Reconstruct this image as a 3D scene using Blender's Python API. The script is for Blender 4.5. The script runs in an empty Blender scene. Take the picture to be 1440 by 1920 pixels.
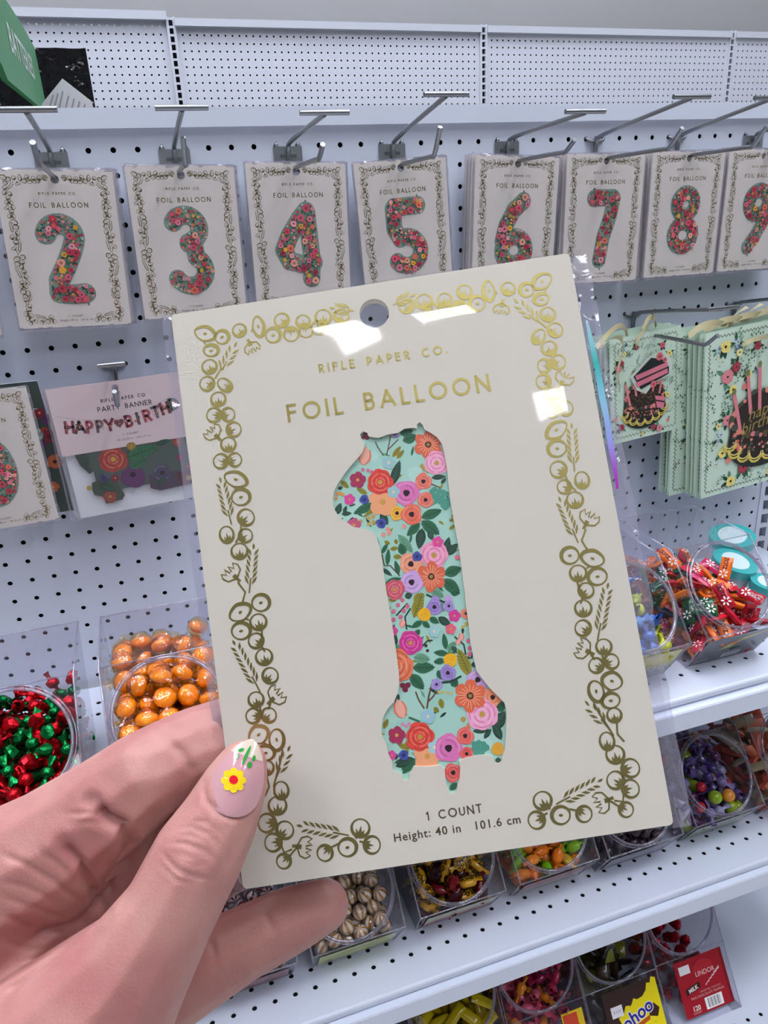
import bpy, bmesh, math, random
import numpy as np
from mathutils import Vector, Matrix
C = bpy.context.scene.collection
scene = bpy.context.scene
S = 0.0254            # the place is measured in inches; everything is written out in metres
Z0 = 57.3             # height of the top row of pegboard holes above the floor, inches
BORDER = [["E",-1.898,2.83,0.119,0.083,-26.0],["O",-1.714,2.761,0.077,0.077,-10.0],["O",-1.856,2.629,0.083,0.065,-9.0],["B",-1.896,2.453,0.077,0.077,-79.0],["B",-1.948,2.265,0.077,0.077,-40.0],["B",-1.754,2.218,0.089,0.06,-48.0],["B",-1.845,2.072,0.077,0.077,-98.0],["B",-1.919,1.902,0.077,0.077,-20.0],["B",-1.757,1.881,0.071,0.071,-177.0],["B",-1.717,1.707,0.077,0.077,-171.0],["C",-1.938,1.691,0.095,0.095,126.0],["B",-1.8,1.553,0.077,0.077,-97.0],["B",-1.909,1.379,0.077,0.077,-26.0],["B",-1.749,1.37,0.071,0.071,-172.0],["S",-1.759,2.388,-1.552,2.687],["L",-1.78,2.502,-1.768,2.408,-1.853,2.305],["B",-1.514,2.811,0.071,0.071,-67.0],["E",-1.297,2.819,0.119,0.065,-87.0],["O",-1.148,2.693,0.083,0.083,-10.0],["B",-1.031,2.851,0.077,0.077,-58.0],["B",-0.947,2.671,0.077,0.077,82.0],["B",-0.797,2.801,0.071,0.071,-98.0],["B",-0.778,2.681,0.071,0.071,81.0],["C",-1.406,2.606,0.083,0.083,-72.0],["B",-0.567,2.814,0.083,0.083,-97.0],["B",-0.644,2.696,0.071,0.071,37.0],["S",-0.217,2.826,-0.476,2.905],["B",-0.365,2.794,0.077,0.077,-131.0],["E",-1.769,1.153,0.131,0.083,-29.0],["O",-1.74,0.951,0.101,0.089,-9.0],["S",-1.88,0.673,-1.941,1.203],["B",-1.711,0.725,0.086,0.086,-147.0],["B",-1.741,0.529,0.071,0.071,-156.0],["B",-1.946,0.572,0.089,0.071,-86.0],["B",-1.832,0.373,0.083,0.083,-97.0],["S",-1.786,-0.091,-1.666,0.43],["C",-1.933,0.133,0.101,0.101,127.0],["L",-1.893,0.04,-1.827,-0.074,-1.869,-0.177],["L",-1.776,0.663,-1.79,0.56,-1.861,0.465],["E",-1.908,-0.28,0.125,0.089,22.0],["O",-1.676,-0.213,0.095,0.089,-9.0],["B",-1.729,-0.408,0.083,0.083,-87.0],["B",-1.782,-0.602,0.077,0.077,-48.0],["O",-1.926,-0.478,0.101,0.089,-8.0],["B",-1.718,-0.782,0.083,0.083,-87.0],["S",-1.807,-1.141,-2.029,-0.559],["L",-1.701,-0.483,-1.714,-0.578,-1.766,-0.667],["L",-1.741,-0.648,-1.7,-0.733],["B",-1.677,-0.988,0.08,0.08,-139.0],["C",-1.659,-1.217,0.101,0.101,35.0],["B",-1.862,-1.211,0.077,0.077,-86.0],["B",-1.916,-1.376,0.074,0.074,-20.0],["B",-1.746,-1.393,0.074,0.074,-144.0],["L",-1.831,-1.277,-1.83,-1.356],["L",-1.71,-1.273,-1.747,-1.334],["E",-1.883,-1.579,0.107,0.095,18.0],["O",-1.701,-1.658,0.11,0.077,-97.0],["O",-1.835,-1.776,0.095,0.077,-8.0],["B",-1.844,-1.924,0.071,0.071,-97.0],["S",-1.758,-2.042,-1.562,-1.729],["L",-1.654,-1.781,-1.707,-1.922,-1.765,-2.051,-1.799,-2.134],["B",-1.722,-2.175,0.089,0.071,-92.0],["B",-1.782,-2.321,0.089,0.089,-99.0],["B",-1.917,-2.481,0.089,0.089,-13.0],["B",-1.737,-2.578,0.086,0.086,-140.0],["B",-1.879,-2.685,0.086,0.086,-8.0],["B",-1.795,-2.887,0.071,0.071,31.0],["C",-1.579,-2.773,0.101,0.101,-14.0],["L",-1.819,-2.453,-1.81,-2.671,-1.777,-2.8,-1.69,-2.78],["L",-1.76,-2.877,-1.669,-2.794,-1.609,-2.759],["B",-1.36,-2.868,0.077,0.077,36.0],["L",-1.327,-2.832,-1.28,-2.818,-1.21,-2.795],["O",-1.119,-2.845,0.095,0.089,-8.0],["B",-0.956,-2.67,0.089,0.089,-110.0],["B",-0.86,-2.857,0.083,0.083,166.0],["L",-1.021,-2.769,-0.986,-2.72],["L",-0.986,-2.801,-0.928,-2.825],["S",-1.088,-2.727,-1.613,-2.548],["L",-1.856,-2.011,-1.842,-2.122,-1.899,-2.207]]
ONE = [[-0.316,1.339],[-0.35,1.386],[-0.354,1.437],[-0.318,1.464],[-0.275,1.444],[-0.263,1.397],[-0.156,1.367],[-0.054,1.39],[0.061,1.388],[0.132,1.424],[0.229,1.42],[0.268,1.403],[0.277,1.451],[0.311,1.469],[0.338,1.437],[0.351,1.38],[0.412,1.333],[0.472,1.277],[0.513,1.193],[0.523,1.084],[0.524,0.903],[0.517,0.789],[0.505,0.578],[0.509,0.252],[0.515,0.09],[0.509,-0.199],[0.502,-0.389],[0.502,-0.427],[0.494,-0.561],[0.489,-0.762],[0.477,-0.961],[0.482,-1.095],[0.494,-1.269],[0.556,-1.385],[0.62,-1.486],[0.686,-1.575],[0.73,-1.634],[0.738,-1.727],[0.713,-1.854],[0.688,-1.981],[0.657,-2.106],[0.612,-2.177],[0.61,-2.216],[0.575,-2.239],[0.525,-2.223],[0.526,-2.178],[0.492,-2.14],[0.368,-2.126],[0.234,-2.132],[0.163,-2.157],[0.165,-2.228],[0.142,-2.328],[0.115,-2.375],[0.092,-2.449],[0.045,-2.478],[0.003,-2.449],[0.009,-2.411],[-0.009,-2.357],[-0.003,-2.281],[0.002,-2.204],[-0.038,-2.166],[-0.171,-2.163],[-0.314,-2.138],[-0.364,-2.202],[-0.367,-2.24],[-0.401,-2.272],[-0.445,-2.255],[-0.448,-2.216],[-0.481,-2.185],[-0.534,-2.138],[-0.529,-2.061],[-0.557,-1.979],[-0.565,-1.861],[-0.595,-1.791],[-0.594,-1.713],[-0.56,-1.6],[-0.5,-1.517],[-0.416,-1.451],[-0.363,-1.366],[-0.334,-1.265],[-0.322,-1.161],[-0.317,-0.935],[-0.317,-0.708],[-0.32,-0.505],[-0.323,-0.302],[-0.324,-0.184],[-0.322,-0.008],[-0.322,0.153],[-0.34,0.302],[-0.386,0.373],[-0.462,0.405],[-0.57,0.442],[-0.671,0.531],[-0.725,0.605],[-0.756,0.675],[-0.753,0.772],[-0.73,0.851],[-0.669,0.94],[-0.562,1.055],[-0.45,1.153],[-0.355,1.238]]
FLOR = [["stem","b",0.0074,-0.104,1.165,-0.063,1.275,-0.026,1.377],["stem","b",0.0074,-0.136,1.17,-0.186,1.277,-0.201,1.338],["stem","b",0.0074,-0.079,1.228,-0.005,1.282,0.051,1.324],["stem","b",0.0119,-0.086,-1.579,-0.046,-1.453,0.026,-1.292],["stem","b",0.0104,-0.113,-1.575,-0.158,-1.476,-0.177,-1.387],["stem","b",0.0104,-0.07,-1.515,-0.009,-1.472,0.047,-1.414],["leaf","o",-0.043,1.139,0.068,1.246,0.056],["leaf","o",0.003,1.116,0.097,1.2,0.05],["leaf","g",0.096,1.3,0.265,1.332,0.116],["leaf","g",0.077,1.386,0.226,1.396,0.099],["leaf","d",-0.098,0.827,0.035,1.094,0.099],["leaf","g",-0.31,0.663,-0.557,0.587,0.099],["leaf","o",-0.374,0.779,-0.484,0.862,0.06],["leaf","o",-0.266,0.632,-0.46,0.531,0.05],["leaf","d",-0.741,0.607,-0.672,0.727,0.074],["leaf","d",-0.685,0.885,-0.627,0.892,0.04],["leaf","o",-0.64,0.968,-0.564,0.874,0.06],["leaf","d",-0.684,0.606,-0.572,0.597,0.05],["leaf","d",-0.659,0.611,-0.616,0.686,0.043],["leaf","g",0.166,0.432,0.404,0.483,0.109],["leaf","g",0.168,0.399,0.335,0.222,0.129],["leaf","g",0.141,0.377,-0.018,0.26,0.096],["leaf","d",0.159,0.319,0.089,0.098,0.109],["leaf","d",0.205,0.218,0.273,0.24,0.099],["leaf","d",0.356,0.001,0.433,0.183,0.083],["leaf","d",0.379,-0.01,0.512,0.098,0.086],["leaf","g",0.318,-0.209,0.514,-0.167,0.119],["leaf","g",0.299,-0.255,0.451,-0.442,0.132],["leaf","l",-0.107,0.29,0.02,0.069,0.099],["leaf","g",-0.078,0.06,-0.102,0.197,0.096],["leaf","d",-0.356,0.118,-0.34,0.302,0.043],["leaf","g",-0.317,0.112,-0.231,0.22,0.05],["leaf","g",-0.276,-0.023,-0.233,0.156,0.056],["leaf","d",-0.336,-0.046,-0.24,-0.14,0.046],["leaf","g",-0.164,-0.136,-0.184,0.02,0.06],["leaf","g",-0.319,-0.204,-0.143,-0.179,0.066],["stem","b",0.0089,-0.313,0.104,-0.307,-0.018,-0.244,-0.028,-0.159,-0.153],["leaf","o",-0.218,0.146,-0.129,0.148,0.05],["leaf","o",-0.198,0.062,-0.104,0.047,0.056],["leaf","o",-0.139,0.19,-0.146,0.248,0.043],["leaf","o",-0.268,0.242,-0.21,0.201,0.043],["leaf","o",-0.052,-0.448,0.071,-0.379,0.099],["leaf","l",0.148,-0.351,0.276,-0.45,0.099],["leaf","d",-0.262,0.55,-0.202,0.41,0.083],["leaf","d",0.344,0.848,0.506,0.84,0.056],["leaf","d",0.437,0.768,0.503,0.824,0.04],["leaf","o",0.461,0.357,0.51,0.357,0.036],["leaf","o",0.446,0.262,0.517,0.3,0.04],["leaf","o",0.503,0.415,0.514,0.381,0.033],["stem","b",0.0074,0.326,0.785,0.415,0.731],["leaf","o",-0.078,-0.616,0.055,-0.373,0.121],["leaf","o",0.419,-1.318,0.337,-1.007,0.124],["leaf","g",-0.17,-1.137,0.069,-1.166,0.124],["leaf","g",-0.206,-1.198,-0.086,-1.379,0.124],["leaf","l",-0.145,-1.028,0.028,-1.08,0.11],["leaf","g",0.009,-0.666,-0.121,-0.717,0.067],["leaf","g",0.008,-0.673,0.078,-0.747,0.062],["leaf","g",0.088,-0.641,0.181,-0.713,0.07],["leaf","g",-0.031,-0.751,-0.117,-0.821,0.062],["leaf","g",0.227,-1.046,0.074,-1.01,0.067],["leaf","l",0.228,-1.037,0.32,-0.931,0.09],["leaf","g",0.211,-1.001,0.212,-0.825,0.062],["leaf","g",0.183,-1.11,0.058,-1.111,0.07],["leaf","g",0.087,-1.202,0.131,-1.308,0.079],["leaf","d",0.182,-0.649,0.306,-0.764,0.084],["leaf","g",0.627,-1.685,0.747,-1.65,0.121],["leaf","d",0.572,-1.899,0.725,-1.725,0.135],["leaf","d",0.64,-2.013,0.578,-1.808,0.09],["leaf","d",-0.285,-2.078,-0.512,-2.079,0.084],["leaf","g",-0.286,-2.091,-0.446,-2.203,0.079],["leaf","d",-0.504,-2.117,-0.32,-2.092,0.07],["leaf","d",-0.405,-1.466,-0.357,-1.387,0.056],["leaf","d",-0.325,-0.894,-0.296,-0.751,0.056],["leaf","g",0.206,-1.385,0.282,-1.33,0.098],["leaf","l",0.219,-0.452,0.25,-0.605,0.084],["leaf","d",-0.472,-1.992,-0.494,-2.053,0.042],["leaf","o",-0.368,-1.968,-0.339,-1.868,0.056],["leaf","o",-0.444,-1.898,-0.333,-1.96,0.056],["leaf","d",0.355,-1.88,0.539,-1.894,0.056],["leaf","d",0.46,-1.973,0.554,-1.883,0.051],["leaf","o",-0.57,-1.717,-0.509,-1.621,0.056],["leaf","d",0.278,-1.024,0.323,-0.991,0.07],["leaf","d",0.47,-1.173,0.494,-1.23,0.062],["leaf","d",-0.138,-0.384,-0.054,-0.37,0.07],["leaf","o",-0.315,-0.385,-0.237,-0.41,0.042],["leaf","g",0.35,-0.404,0.455,-0.427,0.084],["leaf","o",-0.012,-1.577,0.032,-1.636,0.056],["leaf","o",0.068,-1.496,0.078,-1.603,0.062],["leaf","l",-0.321,-0.868,-0.284,-0.94,0.084],["leaf","g",0.025,-2.439,0.108,-2.374,0.07],["leaf","d",0.541,-2.206,0.605,-2.222,0.056],["stem","d",0.0104,-0.121,-0.454,-0.261,-0.568],["stem","d",0.0104,-0.096,-0.512,-0.17,-0.595,-0.171,-0.73],["stem","d",0.0104,-0.047,-0.936,0.03,-0.88,0.084,-0.882],["stem","d",0.0119,0.093,-0.392,0.228,-0.48,0.304,-0.519],["stem","d",0.0104,0.496,-0.884,0.499,-1.031,0.463,-1.132],["stem","d",0.0104,0.321,-0.878,0.407,-0.977,0.41,-1.084],["stem","d",0.0134,0.093,-1.335,0.214,-1.34,0.328,-1.298],["stem","g",0.0134,-0.29,-1.64,-0.179,-1.703],["dot","#D96C8C",-0.281,-0.518,0.025,0],["dot","#D96C8C",-0.224,-0.459,0.025,0],["dot","#D96C8C",-0.217,-0.588,0.025,0],["dot","#D96C8C",-0.294,-0.604,0.025,0],["dot","#D96C8C",-0.173,-0.528,0.025,0],["dot","#D96C8C",-0.126,-0.487,0.025,0],["dot","#D96C8C",-0.17,-0.413,0.025,0],["dot","#D96C8C",0.459,-0.945,0.025,0],["dot","#D96C8C",0.46,-1.025,0.025,0],["dot","#D96C8C",0.45,-1.084,0.025,0],["dot","#4F9A86",0.356,0.715,0.033,0],["dot","#4F9A86",0.409,0.691,0.033,0],["dot","#4F9A86",0.446,0.669,0.033,0],["dot","#4F9A86",0.378,0.647,0.033,0],["dot","#4F9A86",0.421,0.615,0.033,0],["dot","#4F9A86",0.475,0.648,0.033,0],["dot","#4F9A86",0.447,0.571,0.033,0],["dot","#4F9A86",0.489,0.58,0.033,0],["dot","#4F9A86",0.345,0.643,0.033,0],["dot","#4F9A86",0.399,0.578,0.033,0],["dot","#4F9A86",0.444,0.506,0.033,0],["dot","#4F9A86",0.473,0.534,0.033,0],["dot","#4F9A86",0.425,0.533,0.033,0],["dot","#4F9A86",0.362,0.6,0.033,0],["dot","#4F9A86",0.328,0.695,0.033,0],["dot","#4F9A86",0.352,-2.016,0.034,0],["dot","#4F9A86",0.4,-2.01,0.034,0],["dot","#4F9A86",0.444,-2.029,0.034,0],["dot","#4F9A86",0.345,-2.06,0.034,0],["dot","#4F9A86",0.391,-2.067,0.034,0],["dot","#4F9A86",0.443,-2.075,0.034,0],["dot","#4F9A86",0.359,-2.101,0.034,0],["dot","#4F9A86",0.41,-2.115,0.034,0],["dot","#4F9A86",0.471,-2.066,0.034,0],["dot","#7A1F3A",-0.301,1.437,0.025,0],["dot","#7A1F3A",-0.322,1.407,0.025,0],["dot","#7A1F3A",-0.286,1.396,0.025,0],["dot","#7A1F3A",-0.303,-1.303,0.031,0],["dot","#7A1F3A",-0.247,-1.307,0.031,0],["dot","#7A1F3A",-0.283,-1.349,0.031,0],["dot","#4A1A2A",0.006,-0.928,0.018,0],["dot","#4A1A2A",0.014,-0.982,0.018,0],["dot","#C4A255",-0.397,0.513,0.023,0],["dot","#C4A255",-0.356,0.466,0.023,0],["dot","#C4A255",-0.407,0.45,0.023,0],["dot","#C4A255",-0.348,0.522,0.023,0],["dot","#C4A255",-0.489,0.495,0.023,0],["dot","#B9984A",0.261,0.993,0.023,0],["dot","#B9984A",0.316,0.927,0.023,0],["dot","#B9984A",0.28,0.957,0.023,0],["dot","#B9984A",0.276,-1.744,0.028,0],["dot","#B9984A",0.325,-1.816,0.028,0],["dot","#E89A8A",-0.265,0.314,0.026,0],["dot","#E89A8A",-0.2,0.321,0.026,0],["dot","#E89A8A",-0.209,0.363,0.026,0],["dot","#E89A8A",-0.031,0.368,0.026,0],["dot","#D96C8C",-0.328,1.035,0.02,0],["dot","#D96C8C",-0.291,1.013,0.02,0],["dot","#D96C8C",-0.383,1.052,0.02,0],["dot","#E79A4A",-0.701,0.83,0.02,0],["dot","#E79A4A",-0.668,0.833,0.02,0],["dot","#E79A4A",-0.638,0.812,0.02,0],["dot","#E79A4A",-0.716,0.783,0.02,0],["dot","#D98CB0",-0.367,-1.701,0.02,0],["dot","#D98CB0",-0.331,-1.726,0.02,0],["dot","#D98CB0",-0.294,-1.705,0.02,0],["dot","#D9B84A",0.157,-1.444,0.015,0],["dot","#D9B84A",0.194,-1.462,0.015,0],["dot","#D9B84A",0.104,-1.436,0.015,0],["dot","#D9B84A",0.065,-1.43,0.015,0],["dot","#C9B04A",0.423,-0.792,0.018,0],["dot","#C9B04A",0.46,-0.771,0.018,0],["dot","#C9B04A",0.491,-0.749,0.018,0],["tulip","#E8805F",-0.343,1.186,0.124,70],["tulip","#E8805F",-0.364,-1.551,0.124,100],["tulip","#E8765F",-0.208,-0.664,0.056,60],["tulip","#E8765F",0.393,-0.895,0.053,80],["tulip","#E8765F",0.352,-0.942,0.045,60],["poppy","#DE6A4A",0.366,1.216,0.169,0],["ring","#F2A8C4",0.425,1.0,0.129,0],["pale","#9CC6C8",-0.092,1.084,0.076,0],["petal","#F2A878",-0.22,0.665,0.165,0],["rose","#E5493A",-0.215,0.886,0.139,0],["petal","#A82F56",-0.455,0.948,0.096,0],["ane","#E078B4",0.049,0.725,0.136,0],["pale","#9CC6C8",-0.088,0.759,0.074,0],["ane","#EA7A66",0.251,0.822,0.089,0],["ane","#EA7A66",0.243,0.618,0.083,0],["ane","#F2B33A",-0.085,0.522,0.079,0],["ane","#EC7358",0.069,0.485,0.112,0],["petal","#E0489A",-0.574,0.749,0.066,0],["ane","#3A4A9E",-0.415,0.725,0.05,0],["ane","#3A4A9E",-0.271,0.44,0.053,0],["petal","#C05878",-0.567,0.466,0.083,0],["ane","#A88AD0",0.027,1.385,0.04,0],["ring","#F2A0BE",0.24,0.011,0.146,0],["petal","#E54A9A",0.303,0.146,0.066,0],["ane","#F2A07C",-0.021,-0.045,0.119,0],["ane","#3A4A9E",0.058,0.023,0.053,0],["poppy","#E06A48",0.175,-0.212,0.172,0],["ane","#CDA6DA",-0.043,-0.239,0.119,0],["rose","#D9606F",-0.232,-0.289,0.106,0],["petal","#E8708A",0.482,-0.05,0.03,0],["dot","#A88AD0",0.178,-0.467,0.05,0],["dot","#C9A3D6",0.321,-0.473,0.04,0],["ane","#9C83C8",0.158,-0.537,0.082,0],["ane","#A890D2",0.313,-0.55,0.059,0],["ball","#F5B81F",0.04,-0.6,0.07,0],["petal","#D93C93",0.356,-0.661,0.07,0],["ane","#EC8A6A",0.479,-0.656,0.053,0],["petal","#E8657A",0.294,-0.793,0.062,0],["pale","#A6CFD0",0.118,-0.793,0.067,0],["rose","#DB3C96",-0.152,-0.873,0.124,0],["rose","#EC7A52",-0.348,-1.09,0.183,0],["petal","#D94A9A",-0.319,-0.721,0.056,0],["ball","#F5B81F",0.24,-1.115,0.073,0],["ane","#9C83C8",0.191,-1.244,0.082,0],["ane","#A890D2",0.054,-1.345,0.059,0],["ane","#C9A3D6",0.493,-1.362,0.112,0],["ane","#F0946C",0.62,-1.565,0.098,0],["ring","#F2A8C8",0.481,-1.722,0.162,0],["poppy","#E46C48",0.387,-1.515,0.18,0],["pale","#9CC6D4",-0.086,-1.66,0.082,0],["petal","#A82F56",-0.443,-1.803,0.098,0],["petal","#F2A878",-0.156,-2.064,0.155,0],["rose","#E5493A",-0.203,-1.856,0.148,0],["pale","#A6CFD0",-0.069,-1.982,0.076,0],["ane","#E078B4",0.076,-2.014,0.143,0],["ane","#EA6A5E",0.269,-1.915,0.09,0],["ane","#E05A56",0.255,-2.099,0.07,0],["ane","#E4605A",0.085,-2.268,0.093,0],["petal","#D94A9A",-0.526,-1.997,0.053,0],["ane","#3A4A9E",-0.402,-2.015,0.051,0],["ball","#E0A838",0.586,-2.096,0.067,0]]
HAND = {"index":[[0.386,-30.203,-9.837,0.869],[1.284,-30.246,-9.377,0.758],[2.019,-30.379,-8.991,0.655],[2.609,-30.466,-8.603,0.564],[3.075,-30.534,-8.267,0.498],[3.5,-30.455,-8.154,0.455],[3.959,-30.42,-8.123,0.439],[4.724,-30.49,-8.188,0.388],[5.138,-30.579,-8.193,0.316]],"middle":[[1.147,-30.301,-10.305,0.66],[2.198,-30.325,-9.818,0.498],[2.964,-30.347,-9.409,0.488],[3.651,-30.369,-9.199,0.469],[4.624,-30.605,-9.014,0.408],[5.112,-30.719,-8.909,0.309]],"ring":[[1.395,-30.473,-10.804,0.607],[2.245,-30.36,-10.553,0.475],[2.909,-30.355,-10.157,0.452],[3.686,-30.462,-9.811,0.402],[4.439,-30.679,-9.477,0.36],[4.877,-30.786,-9.257,0.284]],"pinky":[[1.187,-30.916,-11.496,0.771],[2.172,-31.034,-11.014,0.558],[2.964,-31.151,-10.679,0.445],[3.677,-31.209,-10.319,0.398],[4.285,-31.317,-10.051,0.356],[4.657,-31.421,-9.877,0.283]],"palm":[[-0.575,-29.893,-11.482,1.397],[0.535,-30.096,-10.697,1.069],[1.401,-30.109,-10.05,0.843]],"palmb":[[0.365,-30.727,-11.679,1.186],[1.332,-30.815,-11.275,0.835],[1.895,-30.809,-10.959,0.63]],"web":[[1.944,-30.408,-9.394,0.516],[2.392,-30.535,-9.133,0.372]],"thumb":[[0.72,-31.473,-11.569,1.296],[2.035,-31.817,-10.144,0.873],[2.702,-31.871,-9.398,0.572],[3.116,-31.802,-8.906,0.46],[3.459,-31.647,-8.481,0.449],[3.71,-31.531,-8.223,0.391],[3.887,-31.41,-8.008,0.338],[4.01,-31.313,-7.842,0.255]],"arm":[[0.683,-31.394,-11.681,1.312],[-1.004,-31.459,-13.707,1.717],[-2.428,-31.587,-15.405,1.853]]}
CREASE = [[3.2,0.012,[325.0,1555.0],[360.0,1550.0],[395.0,1565.0],[417.5,1595.0]],[3.4,0.016,[307.5,1580.0],[345.0,1580.0],[385.0,1595.0],[410.0,1620.0]],[3.4,0.017,[305.0,1600.0],[330.0,1630.0],[370.0,1645.0],[400.0,1650.0]],[3.2,0.012,[300.0,1620.0],[330.0,1650.0],[370.0,1660.0]],[3.2,0.011,[345.0,1540.0],[385.0,1540.0],[420.0,1570.0]],[3,0.01,[420.0,1580.0],[427.5,1600.0],[425.0,1625.0],[410.0,1645.0]],[3,0.009,[350.0,1620.0],[370.0,1625.0],[385.0,1620.0]],[3,0.008,[320.0,1570.0],[350.0,1565.0],[380.0,1575.0]],[3,0.008,[325.0,1600.0],[350.0,1605.0],[380.0,1620.0]],[5,0.02,[381.0,1465.0],[385.0,1500.0],[410.0,1525.0],[440.0,1535.0],[470.0,1520.0],[487.5,1485.0]],[11,0.12,[175.0,1505.0],[200.0,1535.0],[230.0,1550.0],[240.0,1580.0]],[10,0.11,[240.0,1580.0],[235.0,1610.0],[210.0,1650.0],[195.0,1695.0]],[10,0.08,[115.0,1580.0],[150.0,1620.0],[170.0,1660.0],[192.5,1710.0]],[6,0.02,[0.0,1600.0],[45.0,1620.0],[95.0,1650.0],[165.0,1700.0]],[6,0.02,[0.0,1715.0],[60.0,1740.0],[135.0,1755.0]],[9,0.07,[135.0,1755.0],[75.0,1800.0],[0.0,1865.0]],[8,0.03,[310.0,1385.0],[340.0,1410.0],[360.0,1445.0],[357.5,1465.0]],[5,0.015,[300.0,1380.0],[280.0,1365.0],[265.0,1355.0]],[5,0.018,[135.0,1545.0],[170.0,1540.0],[200.0,1550.0]],[5,0.018,[120.0,1525.0],[165.0,1525.0],[210.0,1540.0]],[6,0.018,[75.0,1595.0],[110.0,1620.0],[140.0,1650.0]],[6,0.015,[0.0,1765.0],[50.0,1780.0],[110.0,1780.0]],[7,0.02,[487.5,1695.0],[505.0,1730.0],[515.0,1750.0]],[6,0.02,[385.0,1750.0],[400.0,1780.0],[405.0,1810.0]],[5,0.012,[0.0,1650.0],[50.0,1665.0],[115.0,1695.0]],[5,0.012,[0.0,1680.0],[55.0,1700.0],[130.0,1725.0]],[5,0.012,[50.0,1825.0],[100.0,1790.0],[150.0,1765.0]]]
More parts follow.
